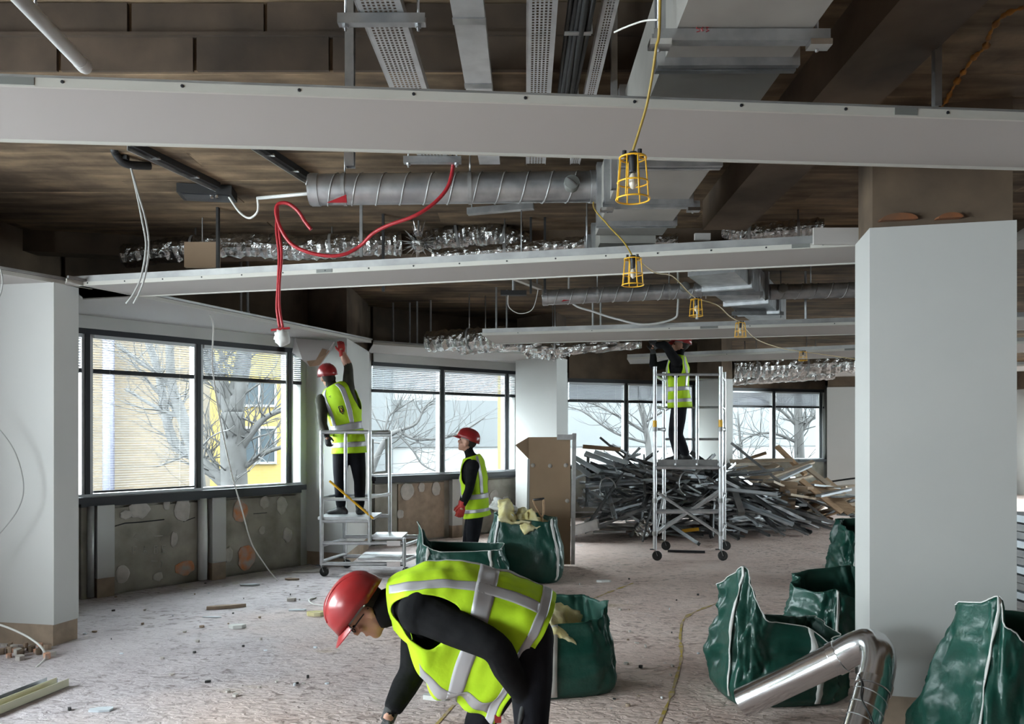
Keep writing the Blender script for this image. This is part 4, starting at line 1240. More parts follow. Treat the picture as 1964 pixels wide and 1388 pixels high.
# looping white flex near the third lamp and far conduits
wf = thing('white_flex', P(1240, 600, 8.9), 'pale loose flex sagging under the far slab', 'cable')
MB().tube(catmull([Vector((PX(1092, 8.95), 8.95, 3.6)), P(1095, 577, 8.9), P(1140, 598, 8.9), P(1185, 612, 8.9), P(1235, 622, 8.9), P(1290, 612, 8.9), P(1300, 590, 8.9), Vector((PX(1300, 8.95), 8.95, 3.6))], 6), .013, 6).build('flex', M['pvc'], wf, smooth=True)
fx = thing('fluorescent_batten', P(1010, 545, 7.6), 'slim white batten fixed to the slab above the far spiral duct', 'batten')
MB().bar(P(985, 532, 7.9), P(1036, 552, 8.4), .05, .04).build('batten', M['edge'], fx)
MB().tube([P(985, 532, 7.9), Vector((P(985, 532, 7.9).x, 7.9, 3.6))], .01, 5).build('rod', M['galv'], fx)
MB().tube([P(1030, 550, 8.33), Vector((P(1030, 550, 8.33).x, 8.33, 3.6))], .01, 5).build('rod', M['galv'], fx)
gb = thing('gauge_box', P(985, 562, 8.5), 'small black control box with looped white wire under the far slab', 'box')
c = P(985, 562, 8.5)
MB().box(c, (.28, .08, .05)).build('box_body', M['blackmetal'], gb)
MB().tube(catmull([c + Vector((-.06, 0, -.02)), c + Vector((-.05, 0, -.15)), c + Vector((.06, 0, -.22)), c + Vector((.2, 0, -.18)), c + Vector((.26, 0, .0)), c + Vector((.26, 0, .08))], 6), .005, 5).build('wire', M['whitecable'], gb, smooth=True)
MB().tube([c, (c.x, c.y, SLAB)], .02, 6).build('stem', M['galv'], gb)

# white cables along the facade
def cable(name, pts, r, m, label, cat='cable', n=8):
    return MB().tube(catmull(pts, n), r, 6).build(name, M[m], None, smooth=True, label=label, cat=cat)
cable('white_cable', [P(403, 603, 7.4), P(409, 625, 7.4), P(407, 690, 7.5), P(412, 740, 7.6), P(425, 820, 7.9), P(445, 910, 8.2), P(462, 970, 8.45), P(482, 1040, 8.7), P(510, 1085, 8.95), P(532, 1113, 9.0)], .0075, 'whitecable', 'white cable hanging from the perimeter board across the window to the floor')
cable('white_cable', [P(-30, 800, 6.1), P(0, 825, 6.12), P(30, 870, 6.12), P(45, 930, 6.12), P(35, 975, 6.12), P(0, 1022, 6.12), P(-40, 1060, 6.1)], .005, 'greycable', 'thin grey cable bowing across the face of the cut-off column')
cable('white_cable', [P(-10, 1195, 5.95), P(20, 1205, 5.95), P(55, 1222, 5.95), P(80, 1242, 5.9), P(86, 1262, 5.88), P(70, 1279, 5.68)], .008, 'whitecable', 'white cable end curling onto the floor at the cut-off column')
cable('white_cable', [P(-20, 480, 5.6), P(2, 520, 5.6), P(2, 560, 5.6), P(-20, 600, 5.6)], .005, 'greycable', 'short grey cable at the head of the cut-off column')
cable('white_cable', [P(668, 1164, 7.6), P(630, 1162, 7.65), P(600, 1158, 7.75), P(593, 1150, 7.9), P(606, 1146, 8.05)], .008, 'whitecable', 'loop of white cable on the floor beside the bending worker helmet')
# ================================================================== people
def remesh(mb, voxel, smooth_it=4, fac=0.5):
    me = bpy.data.meshes.new('tmp'); me.from_pydata([tuple(v) for v in mb.v], [], mb.f); me.update()
    o = bpy.data.objects.new('tmp', me); C.objects.link(o)
    r = o.modifiers.new('r', 'REMESH'); r.mode = 'VOXEL'; r.voxel_size = voxel; r.use_smooth_shade = True
    if smooth_it:
        s = o.modifiers.new('s', 'SMOOTH'); s.factor = fac; s.iterations = smooth_it
    dg = bpy.context.evaluated_depsgraph_get(); dg.update()
    out = bpy.data.meshes.new_from_object(o.evaluated_get(dg))
    bpy.data.objects.remove(o); bpy.data.meshes.remove(me)
    return out

def seg_dist(Pt, a, b, ra, rb):
    a = np.array(a); b = np.array(b); d = b - a
    L2 = max(d.dot(d), 1e-9)
    t = np.clip(((Pt - a) @ d) / L2, 0, 1)
    c = a + t[:, None] * d
    return np.linalg.norm(Pt - c, axis=1) - (ra + (rb - ra) * t)

def link_mesh(name, me, parent, mats, label=None):
    off = origin_of(parent)
    me.transform(Matrix.Translation(-off))
    me.materials.clear()
    for m in mats: me.materials.append(m)
    o = bpy.data.objects.new(name, me); C.objects.link(o); o.parent = parent
    if label: o['label'] = label
    return o

class Torso:
    def __init__(self, keys):
        """keys: (center, side, a, b_front, b_back) from hem to neck"""
        self.k = keys; self.n = len(keys) - 1
        self.cen = [Vector(k[0]) for k in keys]
    def _cr(self, vals, x):
        i = min(max(int(math.floor(x)), 0), self.n - 1); t = x - i
        p0 = vals[max(i - 1, 0)]; p1 = vals[i]; p2 = vals[i + 1]; p3 = vals[min(i + 2, self.n)]
        return 0.5 * ((2 * p1) + (p2 - p0) * t + (2 * p0 - 5 * p1 + 4 * p2 - p3) * t * t + (3 * p1 - p0 - 3 * p2 + p3) * t ** 3)
    def at(self, u, v, off=0.0, sq=.82):
        """u degrees (0 front, 90 left), v 0..1"""
        x = min(max(v, 0), 1) * self.n
        c = self._cr(self.cen, x)
        e = .12
        t = (self._cr(self.cen, min(x + e, self.n)) - self._cr(self.cen, max(x - e, 0))).normalized()
        s = self._cr([Vector(k[1]) for k in self.k], x)
        s = (s - t * s.dot(t)).normalized()
        f = s.cross(t).normalized()
        a = self._cr([k[2] for k in self.k], x) + off
        ur = math.radians(u); cu, su = math.cos(ur), math.sin(ur)
        b = (self._cr([k[3] for k in self.k], x) if cu >= 0 else self._cr([k[4] for k in self.k], x)) + off
        cx = math.copysign(abs(cu) ** sq, cu); sx = math.copysign(abs(su) ** sq, su)
        return c + f * (cx * b) + s * (sx * a)

def vest_patch(T, u0, u1, v0, v1, nu, nv, off, hole=None, drape=None, rag=None):
    """grid on the torso; the openings are cut with their edge vertices pulled onto the opening's outline"""
    mb = MB(); vs = []; fs = []; ins = []
    closed = abs(u1 - u0 - 360) < 1e-6
    w_ = nu if closed else nu + 1
    for j in range(nv + 1):
        v = v0 + (v1 - v0) * j / nv
        for i in range(w_):
            u = u0 + (u1 - u0) * i / nu
            uu = ((u + 180) % 360) - 180
            inside_ = False; su, sv = uu, v
            if hole:
                inside_, su, sv = hole(uu, v)
            q0 = T.at(su, sv, 0)
            p = T.at(su, sv, off + .013 * mnoise.noise(q0 * 5.5) + .008 * mnoise.noise(Vector((q0.x * 16, q0.y * 9, q0.z * 13))))
            if drape: p = p + drape(su, sv)
            vs.append(p); ins.append(inside_)
    for j in range(nv):
        for i in range(nu):
            i2 = (i + 1) % nu if closed else i + 1
            q = (j * w_ + i, j * w_ + i2, (j + 1) * w_ + i2, (j + 1) * w_ + i)
            if sum(ins[k] for k in q) >= 4: continue
            fs.append(q)
    used = sorted({q for f in fs for q in f}); mp = {q: i for i, q in enumerate(used)}
    mb.add([vs[q] for q in used], [tuple(mp[q] for q in f) for f in fs])
    return mb

def make_hand(parent, wrist, dirn, palm_n, thumb, curl, m, size=1.0, name='glove', cuff=True, label=None, voxel=.006):
    """dirn: along the hand, palm_n: out of the palm, thumb: sideways to the thumb"""
    d = Vector(dirn).normalized(); n = Vector(palm_n); n = (n - d * n.dot(d)).normalized(); t = d.cross(n).normalized()
    if t.dot(Vector(thumb)) < 0: t = -t
    wv = Vector(wrist); S = size
    mb = MB()
    R = Matrix((t, n, d)).transposed()
    mb.ellipsoid(wv + d * .05 * S, (.042 * S, .018 * S, .055 * S), R, 14, 10)
    mb.tube([wv - d * (.05 if cuff else .0) * S, wv + d * .02 * S], [.036 * S if cuff else .027 * S, .032 * S], 12)
    for j, (sx, L) in enumerate(((.030, .078), (.010, .088), (-.010, .082), (-.029, .064))):
        p = wv + d * .082 * S + t * sx * S
        a = 0.0; dv = d.copy(); pts = [p - d * .02 * S, p]
        for s_ in range(3):
            a += curl * (.8 if s_ == 0 else 1.0)
            dv = d * math.cos(a) + n * math.sin(a)
            p = p + dv * L * S * (.42, .32, .26)[s_]; pts.append(p)
        mb.tube(pts, [.0105 * S, .0105 * S, .0098 * S, .009 * S, .0072 * S], 8)
    p = wv + d * .02 * S + t * .032 * S
    dv = (d * .75 + t * .6 + n * .25).normalized()
    q = p + dv * .04 * S; dv2 = (d * .9 + t * .1 + n * (.25 + curl * .5)).normalized(); r_ = q + dv2 * .034 * S
    mb.tube([p - dv * .01, p, q, r_], [.014 * S, .014 * S, .012 * S, .008 * S], 8)
    me = remesh(mb, voxel, 2)
    return link_mesh(name, me, parent, [m], label)

def make_helmet(parent, c, up, face, m, sc=1.0, label=None):
    u = Vector(up).normalized(); f = Vector(face); f = (f - u * f.dot(u)).normalized(); s = u.cross(f).normalized()
    mb = MB(); nu, nv = 36, 14
    rings = []
    for j in range(nv + 1):
        th = (PI / 2) * j / nv                      # 0 rim .. pi/2 top
        R_ = []
        for i in range(nu):
            ph = 2 * PI * i / nu
            cf, cs = math.cos(ph), math.sin(ph)
            k = math.cos(th) ** .82; h = math.sin(th) ** .95
            rf = .138 if cf > 0 else .142
            ridge = .006 * math.exp(-((cs * k) / .22) ** 2) * (1 if j > 2 else 0)
            lip = .006 if j == 0 else 0
            p = f * (cf * k * (rf + lip)) + s * (cs * k * (.112 + lip)) + u * (h * .118 + ridge)
            if j == 0: p -= u * (.012 + .012 * (cf < -.3))
            R_.append(Vector(c) + p * sc)
        rings.append(R_)
    inner = [[Vector(c) + (p - Vector(c)) * .965 for p in R_] for R_ in rings]
    mb.loft([*reversed(inner), *rings], True, False, False)
    h = mb.build('helmet', m, parent, smooth=True, label=label)
    # peak
    pk = MB(); nrow = 5; n = 19; top = []
    for j in range(nrow):
        e = j / (nrow - 1); R_ = []
        for i in range(n):
            ph = math.radians(-62 + 124 * i / (n - 1))
            ext = .052 * e * math.cos(ph * 1.25) ** .6
            p = f * (math.cos(ph) * (.136 + ext)) + s * (math.sin(ph) * (.110 + ext * .6)) - u * (.010 + .022 * e)
            R_.append(Vector(c) + p * sc)
        top.append(R_)
    low = [[p - u * .004 * sc for p in R_] for R_ in top]
    pk.loft(top, False, False, False); pk.loft([*reversed(low)], False, False, False)
    pk.loft([top[-1], low[-1]], False, False, False)
    pk.build('peak', m, h, smooth=True)
    MB().tube([Vector(c) + (f * math.cos(a) * .02 + s * (.113 + 0 * a) - u * .02 - f * .05) * sc for a in (0, 1)], .004, 5).build('strap_anchor', M['strapgrey'], h)
    # cradle band seen under the rim
    band = []
    for dz in (-.004, -.022):
        band.append([Vector(c) + (f * math.cos(2*PI*i/28) * .112 + s * math.sin(2*PI*i/28) * .09 + u * dz) * sc for i in range(28)])
    MB().loft(band, True, False, False).build('cradle_band', M['strapgrey'], h, smooth=True)
    # two raised ribs on the crown
    for o in (-.035, .035):
        pts = []
        for i in range(13):
            th = PI * (.16 + .68 * i / 12)
            pts.append(Vector(c) + (f * math.cos(th) * .135 + s * o + u * (math.sin(th) * .116 + .001)) * sc)
        MB().tube(pts, .004 * sc, 6).build('rib', m, h, smooth=True)
    return h

def head_pieces(mb, caps, hc, up, face, hs=1.0):
    u = Vector(up).normalized(); f = Vector(face); f = (f - u * f.dot(u)).normalized(); s = u.cross(f).normalized()
    R = Matrix((s, f, u)).transposed(); hc = Vector(hc)
    mb.ellipsoid(hc + u * .025 * hs - f * .008, (.076 * hs, .098 * hs, .100 * hs), R, 22, 16)
    mb.ellipsoid(hc - u * .045 * hs + f * .022, (.060 * hs, .068 * hs, .072 * hs), R, 18, 12)
    mb.ellipsoid(hc - u * .098 * hs + f * .055, (.032 * hs, .030 * hs, .026 * hs), R, 12, 8)      # chin
    mb.tube([hc + u * .012 + f * .088 * hs, hc - u * .022 * hs + f * .108 * hs, hc - u * .034 * hs + f * .100 * hs], [.011 * hs, .015 * hs, .017 * hs], 10)  # nose
    mb.ellipsoid(hc + u * .022 * hs + f * .084, (.058 * hs, .016, .012), R, 12, 8)                # brow
    mb.ellipsoid(hc - u * .068 * hs + f * .086 * hs, (.026 * hs, .012, .008), R, 10, 6)           # mouth
    for e in (-1, 1):
        mb.ellipsoid(hc + s * e * .080 * hs - u * .012 * hs - f * .012, (.014, .023 * hs, .036 * hs), R, 10, 8)   # ears
        mb.ellipsoid(hc + s * e * .045 * hs - u * .03 * hs + f * .066, (.022, .018, .018), R, 8, 6)  # cheeks
    caps += [(hc - u * .05 + f * .03, hc + u * .04, .10, .105, 'skin')]
    return u, f, s

def make_person(label, base, torso_keys, arms, legs, head, opts):
    """arms: two lists (shoulder, elbow, wrist); legs: two lists (hip, knee, ankle, toe)"""
    t = thing('person', base, label, 'person')
    T = Torso(torso_keys)
    mb = MB(); caps = []
    nring = 22
    rings = [[T.at(360 * i / 28, .14 + (1 - .14) * j / nring, 0) for i in range(28)] for j in range(nring + 1)]
    mb.loft(rings)
    ck = T.cen
    for i in range(1, len(ck) - 1):
        caps.append((ck[i], ck[i + 1], .12 if i > 1 else .13, .12, 'trouser' if i == 1 else 'top'))
    bulk = opts.get('bulk', 1.0)
    slv = opts.get('sleeve', ['top', 'top'])
    for ai, (sh, el, wr) in enumerate(arms):
        sh, el, wr = Vector(sh), Vector(el), Vector(wr)
        up_ = sh + (el - sh) * .5
        fo = el + (wr - el) * .45
        mb.tube(catmull([sh, up_, el, fo, wr], 4), [r * bulk for r in np.interp(np.linspace(0, 4, 17), [0, 1, 2, 3, 4], [.078, .066, .055, .052, .036])], 14)
        mb.ellipsoid(sh, (.083 * bulk, .083 * bulk, .083 * bulk), None, 14, 10)
        caps += [(sh, el, .08, .06, 'top'), (el, wr, .055, .04, slv[ai])]
        mb.tube([wr - (wr - el).normalized() * .03, wr + (wr - el).normalized() * .05], [.029, .026], 10)
        caps += [(wr - (wr - el).normalized() * .005, wr + (wr - el).normalized() * .05, .03, .03, 'skin')]
    for hp, kn, an, toe in legs:
        hp, kn, an, toe = Vector(hp), Vector(kn), Vector(an), Vector(toe)
        pts = catmull([hp, hp + (kn - hp) * .5, kn, kn + (an - kn) * .35, an + (kn - an) * .08], 4)
        mb.tube(pts, list(np.interp(np.linspace(0, 4, len(pts)), [0, 1, 2, 3, 4], [.105, .094, .073, .070, .060])), 16)
        mb.ellipsoid(hp, (.105, .105, .11), None, 14, 10)
        caps += [(hp, kn, .10, .075, 'trouser'), (kn, an + Vector((0, 0, .06)), .075, .06, 'trouser')]
        d = toe - an; d.z = 0; L = d.length; d.normalize(); sd = Vector((-d.y, d.x, 0)); zf = toe.z
        rr = []
        for f_, w_, h_ in ((-.09, .026, .05), (-.06, .036, .085), (0.0, .038, .105), (.06, .042, .082), (.12, .046, .06), (.165, .040, .048), (.19, .02, .03)):
            c0 = Vector((an.x, an.y, zf)) + d * f_
            rr.append([c0 + sd * (math.cos(2*PI*i/14) * w_) + Vector((0, 0, h_ / 2 + math.sin(2*PI*i/14) * h_ / 2)) for i in range(14)])
        mb.loft(rr)
        mb.tube([Vector((an.x, an.y, zf + .05)), an + (kn - an) * .1], [.05, .055], 12)
        caps += [(Vector((an.x, an.y, zf + .04)) - d * .07, Vector((an.x, an.y, zf + .03)) + d * .17, .05, .04, 'boot')]
    hc, hu, hf = head
    u, f, s = head_pieces(mb, caps, hc, hu, hf)
    nk = T.at(0, 1.0) * .5 + T.at(180, 1.0) * .5
    mb.tube([nk - (Vector(hc) - nk) * .3, nk + (Vector(hc) - u * .06 - f * .02 - nk) * .6, Vector(hc) - u * .03 - f * .015], [.068, .058, .056], 14)
    caps.append((nk, nk + (Vector(hc) - nk) * .2, .062, .07, 'top'))
    caps.append((nk + (Vector(hc) - nk) * .45, Vector(hc) - u * .04, .06, .06, 'skin'))
    me = remesh(mb, opts.get('voxel', .012), opts.get('smooth', 3))
    order = ['skin', 'top', 'trouser', 'boot']
    mats = [M['skin'], M[opts.get('top', 'cloth')], M['trouser'], M['boot']]
    n = len(me.polygons)
    cen = np.empty(n * 3); me.polygons.foreach_get('center', cen); cen = cen.reshape(-1, 3)
    best = np.full(n, 1e9); idx = np.zeros(n, dtype=int)
    for a, b, ra, rb, tg in caps:
        dd = seg_dist(cen, a, b, ra, rb); mk = dd < best
        best[mk] = dd[mk]; idx[mk] = order.index(tg)
    o = link_mesh('body', me, t, mats)
    me.polygons.foreach_set('material_index', idx.tolist())
    me.polygons.foreach_set('use_smooth', [True] * n)
    # eyes, hair
    R = Matrix((s, f, u)).transposed()
    H = Vector(hc)
    for e in (-1, 1):
        MB().ellipsoid(H + s * e * .031 + u * .004 + f * .083, (.012, .008, .007), R, 10, 6).build('eye', M['hair'], t, smooth=True)
    hb = MB(); hb.ellipsoid(H + u * .020 - f * .028, (.0785, .090, .086), R, 20, 12)
    hb.build('hair', M['hair'], t, smooth=True)
    make_helmet(t, H + u * .050 + f * .004, u, f, M['helmet'], opts.get('hs', 1.06), 'red hard hat')
    # vest
    hole = opts['hole']; dr = opts.get('drape'); hem = opts.get('hem', .04); off = opts.get('voff', .022)
    vm = vest_patch(T, 0, 360, hem, .955, 96, 56, off, hole, dr)
    ve = vm.build('vest', M['hivis'], t, smooth=True, label='fluorescent yellow safety vest')
    so = ve.modifiers.new('thick', 'SOLIDIFY'); so.thickness = .006; so.offset = 1
    for v0, v1 in opts.get('bands', ((.16, .22), (.34, .40))):
        b_ = vest_patch(T, 0, 360, v0, v1, 96, 5, off + .009, hole, dr).build('reflective_band', M['reflect'], ve, smooth=True)
        b_.modifiers.new('thick', 'SOLIDIFY').thickness = .003
    for uu in opts.get('braces', (40, -40, 150, -150)):
        w_ = 9
        b_ = vest_patch(T, uu - w_, uu + w_, opts.get('brace_v', .40), .93, 6, 30, off + .009, hole, dr).build('reflective_brace', M['reflect'], ve, smooth=True)
        b_.modifiers.new('thick', 'SOLIDIFY').thickness = .003
    return t, T, ve

def std_hole(uc=92, uw=34, v0=.52, v1=.90, neck=.80, vn=55):
    vc, vw = (v0 + v1) / 2, (v1 - v0) / 2
    def hole(u, v):
        a = ((abs(u) - uc) / uw); b = ((v - vc) / vw); q = math.hypot(a, b)
        if q < 1:
            q = max(q, 1e-4)
            return True, math.copysign(uc + uw * a / q, u), vc + vw * b / q
        w_ = vn * (v - neck) / (1 - neck) + 2
        if v > neck and abs(u) < w_:
            return True, math.copysign(w_, u), v
        return False, u, v
    return hole

def keys_px(lst):
    """(px, py, Y, side, a, bf, bb)"""
    return [(P(x, y, Y), Vector(s).normalized(), a, bf, bb) for x, y, Y, s, a, bf, bb in lst]

# --- worker bending over in the foreground
sdA = (-.05, -1, -.22)
kA = keys_px([(1034, 1206, 3.6, sdA, .19, .13, .13), (1008, 1192, 3.6, sdA, .185, .13, .13), (948, 1165, 3.6, sdA, .18, .13, .125),
              (866, 1150, 3.6, sdA, .195, .14, .125), (796, 1152, 3.6, (-.1, -1, -.22), .19, .12, .11), (748, 1160, 3.6, (-.1, -1, -.2), .085, .08, .08)])
def drapeA(u, v):
    uu = ((u + 180) % 360) - 180
    w_ = max(0.0, math.cos(math.radians(max(-90, min(90, uu * 1.08))))) ** .7
    k = 1 - min(max((v - .50) / .44, 0), 1); k = k * k * (3 - 2 * k)
    fold = .016 * math.sin(v * 30 + uu * .06) * w_ + .012 * math.sin(uu * .15 + v * 9) * (.3 + w_)
    return Vector((-.09 * w_ * k - .03 * w_ * k * (1 - v), -.02 * w_ * k, -.26 * w_ * k + fold))
armsA = [(P(806, 1172, 3.44), P(948, 1240, 3.30), P(1002, 1332, 3.38)), (P(808, 1175, 3.78), P(792, 1285, 3.76), P(752, 1362, 3.66))]
legsA = [(P(1018, 1222, 3.50), P(1020, 1395, 3.38), Vector((P(1052, 1400, 3.5).x, 3.52, .09)), Vector((P(1052, 1400, 3.5).x - .19, 3.47, 0))),
         (P(1012, 1218, 3.70), P(920, 1385, 3.70), Vector((P(935, 1400, 3.7).x, 3.72, .09)), Vector((P(935, 1400, 3.7).x - .19, 3.70, 0)))]
headA = (P(702, 1170, 3.58), Vector((-.80, -.10, .58)), Vector((-.57, -.10, -.82)))
wA, TA, vA = make_person('worker in red hard hat bending down in front with one arm reaching to the floor', (P(1000, 1300, 3.6).x, 3.6, 0), kA, armsA, legsA, headA,
    dict(voxel=.0085, smooth=3, hole=std_hole(100, 30, .54, .93, .80, 50), drape=drapeA, hem=.02, bulk=1.22, bands=((.10, .19), (.42, .50)), braces=(38, -38, 148, -148), brace_v=.19, voff=.026, hs=1.10))
make_hand(wA, armsA[0][2] + Vector((.01, 0, -.02)), (.25, -.1, -1), (-.8, .3, 0), (0, -1, 0), .45, M['gloveblack'], 1.05, label='black work glove')
make_hand(wA, armsA[1][2] + Vector((-.015, 0, -.03)), (-.35, -.2, -.9), (.6, .3, -.3), (-.3, -1, 0), .5, M['gloveblack'], 1.05, label='black work glove')
# fleece collar, glasses
u_, f_ = headA[1].normalized(), headA[2].normalized(); s_ = u_.cross(f_)
nk = P(750, 1162, 3.59)
cd = (Vector(headA[0]) - u_ * .03 - nk).normalized()
MB().lathe([(.082, -.03), (.086, .0), (.084, .05), (.078, .07), (.072, .068), (.07, .0)], nk, cd, 28).build('collar', M['cloth'], wA, smooth=True)
gl = MB()
for e in (-1, 1):
    c0 = headA[0] + s_ * e * .034 + f_ * .098 + u_ * .004
    gl.tube([c0 + s_ * (math.cos(2*PI*i/16) * .026) + u_ * (math.sin(2*PI*i/16) * .018) for i in range(17)], .003, 5, False)
    gl.tube([c0 + s_ * e * .026, headA[0] + s_ * e * .082 + f_ * .04 + u_ * .006, headA[0] + s_ * e * .086 - f_ * .03 + u_ * .004], .003, 5)
gl.tube([headA[0] + s_ * -.01 + f_ * .1 + u_ * .006, headA[0] + s_ * .01 + f_ * .1 + u_ * .006], .003, 5)
gl.build('glasses', M['black'], wA, smooth=True)
# white print and red tab on the vest
def vest_print(T, ve, u, v, pts, m, drape, off, w_=.004, name='print'):
    out = []
    for du, dv in pts:
        p = T.at(u + du, v + dv, off)
        if drape: p = p + drape(u + du, v + dv)
        out.append(p)
    MB().tube(out, w_, 5).build(name, m, ve, smooth=True)
for pts in ([(-4, .0), (4, .02)], [(-4, -.012), (4, .008)], [(-3, -.03), (-1, .0), (2, -.02), (4, .0)], [(-3, .02), (0, .035), (3, .03)], [(-2, -.04), (3, -.03)]):
    vest_print(TA, vA, 42, .33, pts, M['webbing'], drapeA, .034, .0045, 'white_print')
pq = TA.at(36, .03, .034) + drapeA(36, .03)
MB().box(pq, (.03, .008, .035)).build('red_tab', M['helmet'], vA)

# --- worker on the low platform, seen from behind, reaching up
sdB = (-1, .18, -.30); sdB0 = (-1, .1, .02)
kB = keys_px([(670, 872, 9.62, sdB0, .19, .135, .135), (669, 852, 9.62, sdB0, .175, .125, .125), (666, 818, 9.62, (-1, .1, -.12), .165, .12, .12),
              (656, 776, 9.60, sdB, .195, .13, .125), (645, 752, 9.60, sdB, .195, .10, .10), (638, 738, 9.60, sdB, .075, .07, .07)])
armsB = [(P(617, 768, 9.56), P(619, 812, 9.42), P(627, 836, 9.34)), (P(668, 744, 9.62), P(668, 703, 9.62), P(656, 675, 9.62))]
PZ = .70
legsB = [(P(654, 866, 9.60), P(652, 924, 9.58), Vector((PX(654, 9.62), 9.62, PZ + .09)), Vector((PX(654, 9.62) - .17, 9.66, PZ))),
         (P(684, 864, 9.64), P(690, 922, 9.64), Vector((PX(690, 9.66), 9.66, PZ + .09)), Vector((PX(690, 9.66) + .02, 9.85, PZ)))]
headB = (P(629, 724, 9.58), Vector((-.10, -.12, 1)), Vector((-.45, .85, .25)))
wB, TB, vB = make_person('worker with raised arm on the low aluminium platform, back turned, pulling board off a column', (PX(670, 9.62), 9.62, PZ), kB, armsB, legsB, headB,
    dict(voxel=.012, hole=std_hole(90, 32, .52, .90, .86, 60), top='olive', sleeve=['top', 'skin'], bands=((.16, .23), (.36, .43)), braces=(40, -40, 150, -150), brace_v=.43, hem=.05))
make_hand(wB, armsB[1][2], (-.15, .12, 1), (-.3, .9, 0), (-1, 0, 0), .5, M['glovered'], 1.1, label='red work glove')
make_hand(wB, armsB[0][2], (.2, -.2, -1), (.3, .8, 0), (1, .2, 0), .8, M['gloveblack'], 1.05, label='black work glove')
# small printed crest and lettering lines on the back of the vest
cb_ = TB.at(186, .62, .03)
for pts in ([(-14, .14), (14, .14)], [(-11, .115), (10, .115)], [(-9, .09), (8, .09)]):
    vest_print(TB, vB, 183, .62, pts, M['extgrey'], None, .030, .004, 'printed_line')
ring = [(-5 + 0, .035), (5, .035), (5, -.01), (0, -.035), (-5, -.01), (-5, .035)]
vest_print(TB, vB, 186, .55, ring, M['boot'], None, .031, .006, 'printed_crest')
vest_print(TB, vB, 186, .55, [(-2, .02), (2, .0), (-1, -.015)], M['helmet'], None, .032, .008, 'printed_crest')

# --- worker standing by the window, looking up
sdC = (-.28, -.96, 0)
kC = keys_px([(915, 992, 9.7, sdC, .185, .13, .14), (913, 975, 9.7, sdC, .17, .12, .13), (911, 946, 9.7, sdC, .165, .125, .12),
              (908, 914, 9.7, sdC, .19, .13, .13), (907, 889, 9.7, sdC, .185, .10, .10), (903, 873, 9.7, sdC, .07, .07, .07)])
armsC = [(P(907, 894, 9.50), P(900, 938, 9.46), P(887, 970, 9.44)), (P(903, 894, 9.90), P(897, 936, 9.96), P(884, 968, 9.90))]
legsC = [(P(912, 985, 9.60), P(906, 1040, 9.58), Vector((PX(912, 9.62), 9.62, .09)), Vector((PX(912, 9.62) - .18, 9.65, 0))),
         (P(910, 985, 9.80), P(898, 1040, 9.80), Vector((PX(896, 9.80), 9.80, .09)), Vector((PX(896, 9.80) - .18, 9.84, 0)))]
headC = (P(896, 848, 9.70), Vector((.33, .05, .94)), Vector((-.90, .12, .32)))
wC, TC, vC = make_person('worker in black sleeves standing on the floor before the window, head tilted up', (PX(908, 9.7), 9.7, 0), kC, armsC, legsC, headC,
    dict(voxel=.012, hole=std_hole(92, 36, .50, .92, .82, 55), bands=((.15, .21), (.34, .40)), braces=(35, -35, 150, -150), brace_v=.40, hem=.04))
make_hand(wC, armsC[0][2], (-.2, 0, -1), (-.2, .9, 0), (-1, 0, 0), .55, M['glovered'], 1.1, label='red work glove')
make_hand(wC, armsC[1][2], (-.2, 0, -1), (-.2, -.9, 0), (-1, 0, 0), .55, M['glovered'], 1.1, label='red work glove')

# --- worker on the tall tower, arms in the ceiling
sdD = (-.35, -.93, 0)
kD = keys_px([(1303, 784, 10.9, sdD, .19, .13, .135), (1302, 766, 10.9, sdD, .175, .12, .13), (1300, 742, 10.9, sdD, .165, .12, .12),
              (1300, 712, 10.9, sdD, .195, .13, .13), (1300, 694, 10.9, sdD, .19, .10, .10), (1302, 680, 10.9, sdD, .07, .07, .07)])
armsD = [(P(1298, 694, 10.72), P(1276, 662, 10.66), P(1258, 662, 10.72)), (P(1294, 697, 11.10), P(1254, 702, 11.02), P(1252, 672, 10.95))]
PZ2 = 1.30
legsD = [(P(1304, 776, 10.82), P(1300, 832, 10.82), Vector((PX(1316, 10.85), 10.85, PZ2 + .09)), Vector((PX(1316, 10.85) - .18, 10.90, PZ2))),
         (P(1302, 776, 11.0), P(1292, 832, 11.0), Vector((PX(1300, 11.0), 11.0, PZ2 + .09)), Vector((PX(1300, 11.0) - .18, 11.05, PZ2)))]
headD = (P(1305, 662, 10.9), Vector((.15, 0, 1)), Vector((-.85, .25, .25)))
wD, TD, vD = make_person('worker on the tall scaffold tower with both arms raised into the ceiling', (PX(1302, 10.9), 10.9, PZ2), kD, armsD, legsD, headD,
    dict(voxel=.013, hole=std_hole(92, 36, .50, .92, .82, 55), bands=((.15, .21), (.34, .40)), braces=(35, -35, 150, -150), brace_v=.40, hem=.04))
make_hand(wD, armsD[0][2], (-.4, 0, .9), (-.5, .6, .3), (-1, 0, 0), .6, M['gloveblack'], 1.05, label='black work glove')
make_hand(wD, armsD[1][2], (-.1, 0, 1), (-.4, -.6, .0), (-1, 0, 0), .6, M['gloveblack'], 1.05, label='black work glove')
